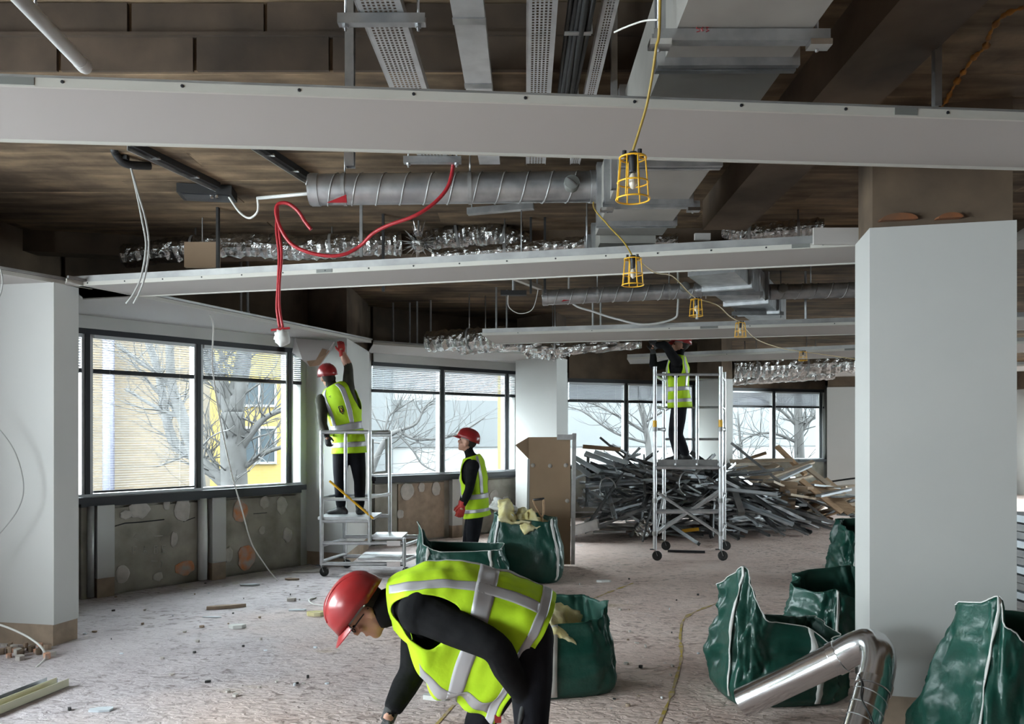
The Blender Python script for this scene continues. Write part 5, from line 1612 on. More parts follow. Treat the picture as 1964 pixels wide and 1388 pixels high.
# ================================================================== scaffold towers
def castor(parent, p, wheel_r=.06, name='castor'):
    p = Vector(p)
    c = MB().tube([(p.x, p.y, wheel_r * 2 + .01), (p.x, p.y, wheel_r * 2 + .10)], .018, 10).build(name, M['alu'], parent, smooth='auto')
    MB().lathe([(.0, -.02), (wheel_r * .5, -.02), (wheel_r * .55, -.014), (wheel_r * .8, -.016), (wheel_r, -.012), (wheel_r, .012), (wheel_r * .8, .016), (wheel_r * .55, .014), (wheel_r * .5, .02), (0, .02)],
               (p.x + .03, p.y, wheel_r), Vector((.25, 1, 0)), 20).build('wheel', M['rubber'], c, smooth='auto')
    for s_ in (-1, 1):
        MB().bar((p.x + .03, p.y + s_ * .028, wheel_r), (p.x, p.y + s_ * .024, wheel_r * 2 + .02), .02, .006).build('fork', M['galvflat'], c)
    MB().box((p.x - .03, p.y, wheel_r * 2 + .02), (.07, .04, .012)).build('brake', M['black'], c)
    return c

def tubes(parent, lst, m='alu'):
    for name, a, b, r in lst:
        MB().tube([a, b], r, 10).build(name, M[m], parent, smooth='auto')

t1 = thing('work_platform', (PX(690, 9.6), 9.6, 0), 'low aluminium work platform with guardrail in front of the column', 'work platform')
F, Bk = 9.28, 9.85
def Q(px, py, Y=F): return P(px, py, Y)
zt = Q(663, 826).z
XL, XM, XR = xl, xm, xr = PX(617, F), PX(709, F), PX(775, F)
rxl, rxm, rxr = xl + .03, xm + .02, xr
z_mid, z_pl, z_lo, z_bt = Q(0, 957).z, .685, Q(0, 1041).z, Q(0, 1081).z
R0 = .024
L_ = []
for Y, dx in ((F, 0), (Bk, .15)):
    xl, xm, xr = XL + dx, XM + dx, XR + dx
    L_ += [('post', (xl, Y, .13), (xl, Y, zt), R0), ('post', (xm, Y, .40), (xm, Y, zt), R0), ('post', (xr, Y, .12), (xr, Y, z_lo + .06), R0)]
    L_ += [('guardrail', (xl, Y, zt - .015), (xm, Y, zt - .015), R0), ('guardrail', (xl, Y, z_mid), (xm, Y, z_mid), .02)]
    L_ += [('rung', (xl, Y, z_pl - .03), (xm, Y, z_pl - .03), .022), ('rung', (xl, Y, z_lo), (xr, Y, z_lo), .024), ('rung', (xl, Y, z_bt), (xr, Y, z_bt), .024)]
xl, xm, xr = XL, XM, XR
L_ += [('stile', ((xl + xm) / 2, F, z_mid), ((xl + xm) / 2, F, zt - .015), .02)]
for x in (xl, xm):
    L_ += [('cross_rail', (x, F, zt - .05), (x + .15, Bk, zt - .05), .02), ('cross_rail', (x, F, z_mid + .02), (x + .15, Bk, z_mid + .02), .018)]
for x in (xl, xr):
    L_ += [('cross_rail', (x, F, z_lo - .03), (x + .15, Bk, z_lo - .03), .02), ('cross_rail', (x, F, z_bt + .03), (x + .15, Bk, z_bt + .03), .02)]
tubes(t1, L_)
# gate frame on the open side
gx = xm
gt = [((gx + .012, F + .12, zt - .1), (gx + .012, F + .12, z_mid + .3)), ((gx + .125, Bk - .1, zt - .1), (gx + .125, Bk - .1, z_mid + .3)), ((gx + .012, F + .12, z_mid + .3), (gx + .125, Bk - .1, z_mid + .3))]
for a, b in gt: MB().tube([a, b], .016, 8).build('gate_bar', M['galvflat'], t1, smooth='auto')
MB().tube([Q(632, 922, F - .01), Q(716, 994, F - .01)], .014, 8).build('diagonal_brace', M['yellow'], t1, smooth='auto')
dk = MB().box(((xl + xm) / 2, (F + Bk) / 2, z_pl), (xm - xl + .1, Bk - F - .03, .03)).build('deck', M['alu'], t1)
MB().box(((xm + xr) / 2 - .02, (F + Bk) / 2, z_lo + .05), (xr - xm - .02, Bk - F - .06, .025)).build('step_tread', M['alu'], t1)
MB().box(((xm + xr) / 2 - .1, (F + Bk) / 2, z_bt + .05), (xr - xm + .1, Bk - F - .1, .025)).build('step_tread', M['alu'], t1)
for z in (z_lo, z_bt):
    MB().box((xr - .12, F - .028, z), (.16, .012, .06)).build('step_bracket', M['bright'], t1)
for x, Y in ((xl, F), (xl + .15, Bk), (xr, F), (xr + .15, Bk)): castor(t1, (x, Y), .055)

t2 = thing('scaffold_tower', (PX(1320, 10.9), 10.9, 0), 'tall narrow aluminium scaffold tower on castors in front of the scrap heap', 'scaffold tower')
F2, B2 = 10.42, 11.35
xl, xr = PX(1256, F2), PX(1382, F2)
zt = P(0, 703, F2).z
L_ = []
SH2 = .30
for Y, dx in ((F2, 0), (B2, SH2)):
    L_ += [('post', (xl + dx, Y, .15), (xl + dx, Y, zt), .026), ('post', (xr + dx, Y, .15), (xr + dx, Y, zt), .026)]
    for z in (.42, .88, 1.02):
        pass
zp = PZ2 - .03
for x in (xl, xr):
    for z in (.36, .80, zp - .04, 1.75, 2.05, zt - .12):
        L_.append(('rung', (x, F2, z), (x + SH2, B2, z), .02))
zg = P(0, 718, F2).z
for Y, dx in ((F2, 0), (B2, SH2)):
    L_ += [('guardrail', (xl + dx, Y, zg), (xr + dx, Y, zg), .018), ('rung', (xl + dx, Y, zp - .03), (xr + dx, Y, zp - .03), .024)]
L_ += [('guardrail', (xl + SH2, B2, P(0, 781, B2).z), (xr + SH2, B2, P(0, 781, B2).z), .018), ('guardrail', (xl + SH2, B2, P(0, 842, B2).z), (xr + SH2, B2, P(0, 842, B2).z), .018)]
for px in (1296, 1337):
    L_.append(('stile', P(px, 720, F2 + .02), Vector((PX(px, F2 + .02), F2 + .02, zp)), .022))
L_ += [('diagonal_brace', P(1262, 945, F2), P(1380, 1024, F2), .02), ('diagonal_brace', P(1262, 1022, F2 + .06), P(1380, 940, F2 + .06), .02),
       ('diagonal_brace', (xl + SH2, B2, .35), (xr + SH2, B2, .85), .02), ('diagonal_brace', (xl, F2, .3), (xl + SH2, B2, .8), .018),
       ('rung', (xl, F2 + .03, P(0, 981, F2).z), (xr, F2 + .03, P(0, 981, F2).z), .03)]
tubes(t2, L_)
MB().prism([(xl + .03, F2 + .02), (xr - .03, F2 + .02), (xr + SH2 - .03, B2 - .02), (xl + SH2 + .03, B2 - .02)], PZ2 - .038, PZ2 - .003).build('deck', M['galvflat'], t2)
MB().box(((xl + xr) / 2, F2 + .01, PZ2 + .02), (xr - xl - .08, .02, .05)).build('toe_board', M['galvflat'], t2)
for x, py in ((xl, 816), (xr, 815)):
    z = P(0, py, F2).z
    MB().lathe([(.0275, -.07), (.0285, -.07), (.0285, .07), (.0275, .07)], (x, F2, z), seg=12).build('yellow_band', M['yellow'], t2, smooth='auto')
for x in (xl, xr):
    for Y, dx in ((F2, 0), (B2, SH2)):
        castor(t2, (x + dx, Y), .065)
        for z in (.36, .8, 1.75):
            MB().lathe([(.03, -.03), (.034, -.028), (.034, .028), (.03, .03)], (x + dx, Y, z), seg=12).build('coupler', M['galvflat'], t2, smooth='auto')

# ================================================================== green woven rubble bags
def make_bag(name, c, w_, d_, h_, rz, rim, label, seed=1, taper=.06, bulge=.07, straps=((90, .1), (0, .1)), fill=None, wr=.03, lean=(0, 0), n=112, m=36, kind='sack'):
    """rim: list of (angle deg, height fraction) round the mouth; lean shifts the mouth"""
    c = Vector(c); t = thing('rubble_bag', c, label, 'bag', 'green woven rubble bags')
    ang_ = [r[0] for r in rim] + [rim[0][0] + 360]; hh = [r[1] for r in rim] + [rim[0][1]]
    def H(a):
        a = a % 360
        if a < ang_[0]: a += 360
        i = max(j for j in range(len(ang_) - 1) if ang_[j] <= a + 1e-9)
        f = (a - ang_[i]) / (ang_[i + 1] - ang_[i]); f = f * f * (3 - 2 * f)
        return hh[i] + (hh[i + 1] - hh[i]) * f
    ca_, sa_ = math.cos(rz), math.sin(rz)
    def S(a, v, off=0.0):
        r = math.radians(a); cx, sx = math.cos(r), math.sin(r)
        ex = .45
        x = math.copysign(abs(cx) ** ex, cx); y = math.copysign(abs(sx) ** ex, sx)
        k = (1 - taper * v) * (1 + bulge * math.sin(PI * min(v * 1.15, 1)))
        if v < .12: k *= .90 + .10 * math.sin(PI / 2 * v / .12)
        z = v * H(a) * h_
        ln = mnoise.noise(Vector((cx * 2.6 + seed * 7.1, sx * 2.6, v * 1.3)))
        ln2 = mnoise.noise(Vector((cx * 6 + seed * 3.3, sx * 6, v * 4.5 + seed)))
        ln3 = abs(mnoise.noise(Vector((cx * 4 + v * 3 + seed, sx * 4 - v * 2, v * 2.4)))) 
        ln4 = abs(mnoise.noise(Vector((cx * 8 - v * 5 + seed * 2, sx * 8 + v * 6, v * 7))))
        k += (ln * wr * 3.2 + ln2 * wr * 1.3 - ln3 * wr * 3.0 - ln4 * wr * 1.3) * min(1, v * 3 + .1)
        px_ = x * w_ / 2 * k; py_ = y * d_ / 2 * k
        nx, ny = x * d_, y * w_; nl = math.hypot(nx, ny) or 1
        px_ += nx / nl * off; py_ += ny / nl * off
        px_ += lean[0] * v * v * max(H(a) - .4, 0) ; py_ += lean[1] * v * v * max(H(a) - .4, 0)
        return c + Vector((ca_ * px_ - sa_ * py_, sa_ * px_ + ca_ * py_, z + .004))
    rings = [[S(360 * i / n, j / m) for i in range(n)] for j in range(m + 1)]
    o = MB().loft(rings, True, True, False).build('sack', [M['bag'], M['baginner']], t, smooth=True)
    so = o.modifiers.new('thick', 'SOLIDIFY'); so.thickness = .009; so.offset = -1; so.material_offset = 1
    # stitched hem round the mouth
    MB().tube([S(360 * i / n, .997, .002) for i in range(n + 1)], .0035, 5, False).build('hem', M['webbing'] if kind == 'hem' else M['bag'], t, smooth=True)
    for a, v0, wd in straps:
        pts = [S(a, v0 + (1.0 - v0) * i / 14, .010) for i in range(15)]
        pl = [S(a - wd, v0 + (1.0 - v0) * i / 14, .010) for i in range(15)]
        pr = [S(a + wd, v0 + (1.0 - v0) * i / 14, .010) for i in range(15)]
        b_ = MB().loft([pl, pts, pr], False, False, False).build('strap', M['webbing'], t, smooth=True)
        b_.modifiers.new('thick', 'SOLIDIFY').thickness = .006
    if fill:
        fz, fm = fill
        rr = []
        for j in range(7):
            f = 1 - j / 6.0
            R_ = []
            for i in range(24):
                p = S(360 * i / 24, min(fz / max(H(360 * i / 24), .05), .95), -.02)
                q = Vector((c.x, c.y, c.z + fz * h_)) + (p - Vector((c.x, c.y, p.z))) * f
                q.z = c.z + fz * h_ + .10 * h_ * (1 - f) + .10 * mnoise.noise(Vector((q.x * 5, q.y * 5, seed))) * min(1, (1 - f) * 2 + .2)
                R_.append(q)
            rr.append(R_)
        MB().loft(rr, True, True, True).build('rubble_fill', M[fm], t, smooth=True)
    return t, S

SQ = lambda a, b, c_, d: ((45, a), (135, b), (225, c_), (315, d))
# bag with pointed corner next to the standing worker
bgA, SA = make_bag('bag', (PX(890, 8.45), 8.45, 0), .96, .62, .52, .05, ((20, .92), (60, .9), (130, .95), (165, 1.25), (185, 1.45), (215, 1.0), (260, .88), (300, .9), (340, .9)),
         'green bag with one tall pointed corner at the foot of the standing worker', 4, straps=((232, .15, 3), (292, .1, 2.2)), wr=.025, lean=(-.05, 0), kind='hem', fill=(.55, 'baginner'))
bgB, SB = make_bag('bag', (PX(1008, 8.95), 9.12, 0), .86, .62, .78, -.12, ((0, .9), (60, .9), (120, 1.02), (180, .98), (215, 1.0), (255, .92), (300, .88), (330, .95)),
         'full green bag topped with insulation and a spade in front of the brown board', 6, straps=((238, .35, 4.5), (318, .05, 4.0)), wr=.02, bulge=.10, taper=.14, fill=(.80, 'insul'))
bgC, SC_ = make_bag('bag', (PX(1075, 5.15), 5.25, 0), .70, .55, .56, .25, ((0, .98), (60, 1.0), (110, 1.02), (180, .85), (240, .82), (300, .86), (340, 1.05)),
         'green bag with pale insulation right behind the bending worker', 8, straps=((262, .05, 4.0),), wr=.03, taper=.18, bulge=.06, fill=(.66, 'insul'))
bgD, SD = make_bag('bag', (PX(1492, 5.05), 5.12, 0), .78, .60, .60, .10, ((0, .78), (60, .72), (120, .80), (160, 1.15), (196, 1.42), (222, 1.18), (262, .86), (300, .62), (335, .70)),
         'sagging green bag with a tall peaked corner behind the bright duct elbow', 11, straps=((196, .05, 2.0), (276, .05, 1.8)), wr=.05, lean=(.04, 0), taper=.16, kind='hem')
bgE, SE = make_bag('bag', (PX(1640, 5.9), 6.1, 0), .78, .62, .58, .3, ((0, 1.0), (60, 1.05), (120, .98), (180, .85), (230, .92), (280, .78), (320, .9)),
         'slumped green bag half hidden behind the broad column', 13, straps=((236, .3, 2.4),), wr=.05, taper=.10)
bgF, SF = make_bag('bag', (PX(1985, 3.72), 3.74, 0), 1.02, .76, .82, .10, ((0, .95), (60, .95), (120, 1.0), (165, 1.05), (200, 1.16), (222, 1.0), (250, .90), (290, .86), (330, .9)),
         'large dusty green bag in the near corner beside the broad column', 15, straps=((202, .05, 1.6),), wr=.035, taper=.40, bulge=.05, kind='hem', fill=(.70, 'dab'))
bgG, SG = make_bag('bag', (PX(1672, 9.1), 9.3, 0), .80, .6, .66, .2, ((0, 1.0), (90, 1.0), (160, 1.0), (200, .85), (240, .7), (300, .8)),
         'distant green bag peeping out beside the broad column', 17, straps=((232, .05, 3.2),), wr=.06, taper=.25)
bgH, SH = make_bag('bag', (PX(2085, 4.35), 4.2, 0), .40, .40, .80, .2, ((0, 1.0), (90, 1.05), (180, .95), (270, .98)),
         'dark green bag edge behind the large dusty bag', 19, straps=(), wr=.03)
# insulation pieces spilling out
def scrap_sheet(name, c, s, rx, ry, rz, m, label, cat, seed, nu=14, thick=.03, amp=.08, group=None):
    c = Vector(c); R = Matrix.Rotation(rz, 3, 'Z') @ Matrix.Rotation(ry, 3, 'Y') @ Matrix.Rotation(rx, 3, 'X')
    vs = []; fs = []
    for sgn in (1, -1):
        for j in range(nu):
            for i in range(nu):
                x = (i / (nu - 1) - .5) * s[0]; y = (j / (nu - 1) - .5) * s[1]
                z = amp * mnoise.noise(Vector((x * 5 + seed, y * 5, seed * 2.0))) + amp * .5 * mnoise.noise(Vector((x * 12, y * 12 + seed, 1)))
                e = 1 + .18 * mnoise.noise(Vector((i * .7, j * .7, seed)))
                vs.append(c + R @ Vector((x * e, y * e, z + sgn * thick / 2)))
    N = nu * nu
    for j in range(nu - 1):
        for i in range(nu - 1):
            a = j * nu + i
            fs.append((a, a + 1, a + nu + 1, a + nu)); fs.append((N + a, N + a + nu, N + a + nu + 1, N + a + 1))
    for i in range(nu - 1):
        for a, b in ((i, i + 1), ((nu - 1) * nu + i + 1, (nu - 1) * nu + i), ((i + 1) * nu, i * nu), (i * nu + nu - 1, (i + 1) * nu + nu - 1)):
            fs.append((b, a, N + a, N + b))
    return MB().add(vs, fs).build(name, M[m], None, smooth=True, label=label, cat=cat, group=group)
G_INS = 'scraps of yellow insulation in the bags'
scrap_sheet('insulation_scrap', P(985, 985, 8.92), (.36, .30), .5, .1, .2, 'insul', 'crumpled yellow insulation on the full bag nearest the standing worker', 'insulation', 3, amp=.12, group=G_INS)
scrap_sheet('insulation_scrap', P(1012, 1000, 8.90), (.22, .26), .9, -.3, .4, 'insul', 'bright yellow insulation drooping over the rim of the full bag', 'insulation', 5, amp=.1, group=G_INS)
scrap_sheet('insulation_scrap', P(966, 972, 8.96), (.30, .16), .3, .2, -.3, 'webbing', 'grey white sheet crumpled on the full bag behind the insulation', 'sheet', 7, amp=.1)
scrap_sheet('insulation_scrap', P(1082, 1196, 5.12), (.26, .26), .85, .5, .3, 'insul', 'pale yellow insulation sticking out of the bag behind the bending worker', 'insulation', 9, amp=.05, thick=.05, group=G_INS)
# spade in the full bag
sp = thing('spade', P(1035, 1010, 8.98), 'wooden spade handle with a Y-shaped grip standing in the full bag', 'spade')
A = P(1039, 992, 8.98)
MB().tube([A + Vector((.03, 0, -.30)), A], .016, 8).build('shaft', M['wood'], sp, smooth=True)
MB().tube(catmull([A, A + Vector((-.035, 0, .06)), A + Vector((-.085, 0, .16)), A + Vector((-.095, 0, .20))], 4), .013, 8).build('grip_arm', M['wood'], sp, smooth=True)
MB().tube(catmull([A, A + Vector((.02, 0, .06)), A + Vector((.02, 0, .18)), A + Vector((.022, 0, .21))], 4), .013, 8).build('grip_arm', M['wood'], sp, smooth=True)
MB().tube([A + Vector((-.10, 0, .20)), A + Vector((.03, 0, .215))], .014, 8).build('grip_bar', M['boot'], sp, smooth=True)

# ================================================================== leaning brown board
lb = thing('leaning_board', (PX(1050, 10.0), 10.0, 0), 'tall brown board with silver edge trim propped upright in front of a column', 'board')
Yb = 10.0
top = P(0, 838, Yb).z
x0, x1, xc = PX(1014, Yb), PX(1094, Yb), PX(988, Yb)
MB().box(((x0 + x1) / 2, Yb + .01, (top + .02) / 2), (x1 - x0, .025, top - .02)).build('board', M['card'], lb)
ft = MB(); zf = P(0, 853, Yb).z; zl = P(0, 880, Yb).z
ft.add([(x0, Yb, top), (xc, Yb - .10, zf), (x0, Yb, zl), (x0, Yb + .02, top), (xc, Yb - .08, zf), (x0, Yb + .02, zl)], [(0, 1, 2), (5, 4, 3), (0, 3, 4, 1), (1, 4, 5, 2), (2, 5, 3, 0)])
ft.build('torn_corner', M['card'], lb)
MB().bar((x0, Yb, zl), (x0 - .02, Yb - .01, .04), .03, .012, Vector((0, 1, 0))).build('edge_strip', M['silver'], lb)
MB().channel((x1 + .03, Yb - .02, .02), (x1 + .05, Yb - .02, top + .05), .05, .05, .004, Vector((0, 1, 0))).build('metal_stud', M['alu'], lb)
MB().box((PX(1083, Yb), Yb - .03, P(0, 838, Yb).z), (.20, .05, .07)).build('bracket', M['alu'], lb)
for px, py in ((1022, 892), (1055, 893), (1085, 892), (1088, 960)):
    p = P(px, py, Yb - .012)
    MB().lathe([(0, .012), (.02, .008), (.028, 0)], p, Vector((0, -1, 0)), 10).build('plaster_blob', M['dab'], lb, smooth=True)

# ================================================================== duct elbow lying in the foreground
de = thing('duct_elbow', (PX(1540, 4.5), 4.5, 0), 'bright bent metal duct propped on the floor with a spiral leg', 'duct')
Lo = P(1424, 1347, 4.62); El = P(1612, 1258, 4.35)
dirn = (El - Lo).normalized()
MB().tube([Lo, El], .085, 32).build('smooth_pipe', M['bright'], de, smooth='auto')
MB().tube([Lo - dirn * .002, Lo + dirn * .02], .080, 32).build('open_end', M['galvflat'], de, smooth='auto')
Sp = P(1678, 1306, 4.07); Fl = P(1640, 1440, 3.86)
dsp = (Fl - Sp).normalized()
EC = P(1708, 1196, 4.20)
elb = [El * (1 - f) ** 2 + EC * (2 * f * (1 - f)) + Sp * f * f for f in np.linspace(0, 1, 13)]
MB().tube(elb, .086, 32).build('elbow', M['bright'], de, smooth='auto')
MB().tube([Sp, Fl], .084, 32).build('spiral_pipe', M['bright'], de, smooth='auto')
s, u = frame_from(dsp); L = (Fl - Sp).length; n = int(L / .075 * 16)
MB().tube([Sp + dsp * (L * i / n) + (s * math.cos(2*PI*i/16) + u * math.sin(2*PI*i/16)) * .085 for i in range(n + 1)], .003, 4).build('spiral_seam', M['galv'], de, smooth=True)
for c, d in ((El - dirn * .02, dirn), (Sp + dsp * .03, dsp)):
    MB().lathe([(.086, -.025), (.092, -.022), (.092, .022), (.086, .025)], c, d, 32).build('collar', M['bright'], de, smooth='auto')
cp = [Sp + dsp * (L * f) + (s * math.cos(a) + u * math.sin(a)) * .092 for f, a in ((.05, .9), (.2, 1.3), (.4, 1.5), (.6, 2.2), (.8, 2.8), (.98, 3.1))]
MB().tube(catmull(cp, 6), .004, 5).build('tie_wire', M['blackmetal'], de, smooth=True)

# ================================================================== stack of panels beyond the broad column
for i in range(13):
    z = .05 + i * .075
    m_ = 'galv' if i % 3 else 'scrapw'
    labels = 'flat grey panel in the tall stack beyond the broad column'
    MB().box((PX(2040, 6.9) + .02 * math.sin(i * 2.1), 6.9, z), (.85, .55, .06)).build('stacked_panel', M[m_], None, label=labels, cat='panel', group='stacked panels beyond the broad column')

# ================================================================== torn plasterboard at the head of the stripped column
mb = MB()
Yp = 9.80
pts = [P(566, 648, Yp), P(640, 655, Yp), P(632, 672, Yp), P(612, 700, Yp - .1), P(594, 703, Yp - .12), P(580, 690, Yp - .08), P(560, 676, Yp)]
n = len(pts)
mb.add(pts + [p + Vector((.01, .025, 0)) for p in pts], [tuple(reversed(range(n))), tuple(range(n, 2 * n))] + [(i, (i + 1) % n, n + (i + 1) % n, n + i) for i in range(n)])
tb_ = mb.build('torn_plasterboard', M['margin'], None, label='torn sheet of plasterboard hanging off the stripped column head', cat='plasterboard')
mb = MB(); pts = [P(632, 672, Yp - .03), P(612, 700, Yp - .13), P(594, 703, Yp - .15), P(588, 692, Yp - .13), P(606, 690, Yp - .10), P(618, 668, Yp - .05)]; n = len(pts)
mb.add(pts + [p + Vector((.0, .02, 0)) for p in pts], [tuple(reversed(range(n))), tuple(range(n, 2 * n))] + [(i, (i + 1) % n, n + (i + 1) % n, n + i) for i in range(n)])
mb.build('torn_paper', M['card'], tb_)
# ================================================================== scrap heap
rs = random.Random(42)
# mound profile over the floor: (cx, cy, rx, ry, h)
MOUNDS = [(1.75, 13.6, 1.35, 1.15, 1.12), (3.1, 13.9, 1.5, 1.25, 1.0), (2.4, 14.0, 1.9, 1.2, 1.05), (4.1, 14.3, .9, 1.0, .55)]
def mound(x, y):
    h = 0
    for cx, cy_, rx, ry, hh in MOUNDS:
        q = ((x - cx) / rx) ** 2 + ((y - cy_) / ry) ** 2
        if q < 1: h = max(h, hh * (1 - q) ** .62)
    return h
def strip_mesh(kind, L, w_, h_):
    mb = MB()
    if kind == 'u': mb.channel((-L / 2, 0, 0), (L / 2, 0, 0), w_, h_, .002)
    elif kind == 'l':
        mb.box((0, 0, 0), (L, w_, .002)); mb = MB()
        s = [(-L/2, 0, 0), (-L/2, w_, 0), (-L/2, w_, .003), (-L/2, .003, .003), (-L/2, .003, h_), (-L/2, 0, h_)]
        e = [(L/2, y, z) for _, y, z in s]
        n = 6
        mb.add(s + e, [(i, (i + 1) % n, n + (i + 1) % n, n + i) for i in range(n)] + [(5, 4, 3, 2, 1, 0), tuple(range(n, 2 * n))])
    elif kind == 't':
        mb.tube([(-L / 2, 0, 0), (0, 0, .015), (L / 2, 0, 0)], w_ / 2, 8)
    else:
        mb.box((0, 0, 0), (L, w_, h_))
    o = mb.build('scrap', M['scrap'], None, origin=(0, 0, 0))
    me = o.data; bpy.data.objects.remove(o)
    return me
KINDS = [('u', 2.0, .05, .035), ('u', 1.5, .07, .04), ('l', 2.2, .035, .03), ('u', 1.1, .05, .04), ('t', 1.7, .035, .03), ('l', 1.3, .045, .04), ('b', 1.6, .06, .004), ('u', 2.3, .06, .05)]
NAMES = {'u': 'steel_channel', 'l': 'steel_angle', 't': 'steel_pipe', 'b': 'steel_strip'}
LAB = {'u': 'grey galvanised channel strip lying in the scrap heap', 'l': 'grey steel angle lying in the scrap heap', 't': 'grey pipe length lying in the scrap heap', 'b': 'flat grey steel strip lying in the scrap heap'}
MS = [strip_mesh(*k) for k in KINDS]
MSW = []
for me in MS:
    m2 = me.copy(); m2.materials.clear(); m2.materials.append(M['scrapw']); MSW.append(m2)
def place_strip(i, x, y, z, yaw, pitch, roll, white=False):
    k = KINDS[i][0]
    o = bpy.data.objects.new(NAMES[k], (MSW if white else MS)[i]); C.objects.link(o)
    o.location = (x, y, z)
    o.rotation_euler = (Matrix.Rotation(yaw, 3, 'Z') @ Matrix.Rotation(pitch, 3, 'Y') @ Matrix.Rotation(roll, 3, 'X')).to_euler()
    lab = LAB[k].replace('grey', 'pale white', 1) if white else LAB[k]
    pxx = 982 + x / y * FPX
    where = 'near the brown board' if pxx < 1170 else ('beside the scaffold' if pxx < 1255 else ('behind the scaffold legs' if pxx < 1390 else 'towards the timber scrap'))
    how = 'level' if abs(pitch) < .1 else ('tipping down away from the timber' if pitch < 0 else 'tipping down towards the timber')
    hh_ = 'foot' if z < .35 else ('middle' if z < .75 else 'crest')
    kindw = {'u': 'channel', 'l': 'angle', 't': 'pipe', 'b': 'flat strip'}[k]
    lab = '%s steel %s %s at the heap %s %s' % ('white' if white else ('long grey' if KINDS[i][1] > 1.65 else 'short grey'), kindw, {'level': 'lying level', 'tipping down away from the timber': 'sloping'}.get(how, 'slanting'), hh_, where)
    tag(o, lab, 'metal strip', 'metal strips in the scrap heap')
    return o
cnt = 0
while cnt < 255:
    x = rs.uniform(.6, 5.4); y = rs.uniform(12.5, 15.2)
    h = mound(x, y)
    if h < .06: continue
    i = rs.randrange(len(KINDS)); L = KINDS[i][1]
    # mostly along X; drop down at the heap edges
    yaw = rs.gauss(0.05, .75); e = .35
    hx1 = mound(x + e * math.cos(yaw), y + e * math.sin(yaw)); hx0 = mound(x - e * math.cos(yaw), y - e * math.sin(yaw))
    pitch = -math.atan2(hx1 - hx0, 2 * e) * .55 + rs.gauss(0, .17)
    # keep both ends above the floor
    drop = abs(math.sin(pitch)) * L / 2
    z = max(h + rs.uniform(-.12, .05), drop + .03)
    dx_, dy_ = math.cos(yaw) * math.cos(pitch) * L / 2, math.sin(yaw) * math.cos(pitch) * L / 2
    if any(x + f * dx_ < 1.12 or inside(x + f * dx_, y + f * dy_, COL3) or inside(x + f * dx_, y + f * dy_, COL4) or y + f * dy_ > 15.35 for f in (-1, -.5, 0, .5, 1)): continue
    white = rs.random() < (.45 if x < 2.1 and h > .4 else .10)
    place_strip(i, x, y, z, yaw, pitch, rs.uniform(-.6, .6), white)
    cnt += 1
# inside of the heap, nothing to pick apart
mb = MB()
for _ in range(420):
    x = rs.uniform(.7, 5.2); y = rs.uniform(12.7, 15.4); h = mound(x, y)
    if h < .12: continue
    z = rs.uniform(.04, max(h - .12, .05)); L = rs.uniform(.5, 1.3); yaw = rs.gauss(0, .8); pt = rs.gauss(0, .08)
    d = Vector((math.cos(yaw), math.sin(yaw), math.sin(pt))) * L / 2
    if z - abs(d.z) < .01: d.z = 0
    if any(x + f * d.x < 1.12 or y + f * d.y > 15.05 or inside(x + f * d.x, y + f * d.y, COL4) for f in (-1, -.5, 0, .5, 1)): continue
    mb.channel(Vector((x, y, z)) - d, Vector((x, y, z)) + d, rs.uniform(.03, .08), rs.uniform(.02, .05), .003)
hp_in = mb.build('scrap_pile', M['scrap'], None, kind='stuff', label='tangle of dark metal scrap inside the heap', cat='scrap')
# a few large readable pieces on the metal heap
def piece(name, a, b, w_, h_, m, label, cat='metal strip', group=None, up=Vector((0, 0, 1)), ch=False):
    mb = MB()
    (mb.channel(a, b, w_, h_, .003, up) if ch else mb.bar(a, b, w_, h_, up))
    return mb.build(name, M[m], None, label=label, cat=cat, group=group)
piece('timber_batten', P(1118, 856, 13.6), P(1190, 862, 13.5), .10, .07, 'wood', 'short dark timber lying on top of the metal heap', 'timber')
for i, (a, b) in enumerate((((1100, 876), (1150, 905)), ((1122, 868), (1178, 890)), ((1140, 866), (1205, 888)), ((1100, 888), (1132, 912)))):
    piece('white_panel_strip', P(*a, 12.95), P(*b, 12.85), .12, .012, 'scrapw', 'pale blue-white panel strip on the slope of the metal heap, number of its row from the top'.replace(', number of its row from the top', (' nearest the top', ' in the upper middle', ' facing the scaffold', ' nearest the brown board')[i]), 'panel strip', 'pale panel strips on the heap', up=Vector((0, -.6, 1)))
for px, py, r, lab in ((1322, 928, .17, 'hoop of bent metal conduit on the heap inside the scaffold legs'), (1165, 935, .13, 'small hoop of bent conduit on the metal heap')):
    c = P(px, py, 12.7)
    MB().tube([c + Vector((math.cos(a) * r, .05 * math.sin(a), math.sin(a) * r * 1.2)) for a in np.linspace(.0, PI * 1.35, 24)], .012, 6).build('conduit_hoop', M['galv'], None, smooth=True, label=lab, cat='conduit')
mb = MB(); c = P(1232, 1000, 12.45); mb.ellipsoid((c.x, c.y, .16), (.13, .11, .16), nu=18, nv=12, fn=lambda p, d: p * (1 + .45 * mnoise.noise(d * 4)))
mb.build('foil_clump', M['foil'], None, label='crumpled ball of foil on the floor against the metal heap', cat='foil')
piece('steel_channel', P(1122, 1023, 12.4) , P(1240, 975, 12.3), .05, .04, 'scrap', 'long channel strip slanting across the front of the metal heap', ch=True)
mb = MB(); c = P(1118, 1012, 12.3); mb.box((c.x, c.y, .16), (.42, .3, .26), Matrix.Rotation(.5, 3, 'Z') @ Matrix.Rotation(.35, 3, 'Y'))
piece('metal_tray', (c.x - .25, c.y, .06), (c.x + .25, c.y - .12, .22), .22, .14, 'galvflat', 'bent open metal tray at the end of the heap beside the brown board', 'metal tray', ch=True)
piece('yellow_level', P(1308, 1018, 12.3), P(1340, 1014, 12.3), .05, .05, 'yellow', 'short yellow bar on the floor under the scaffold tower', 'bar')
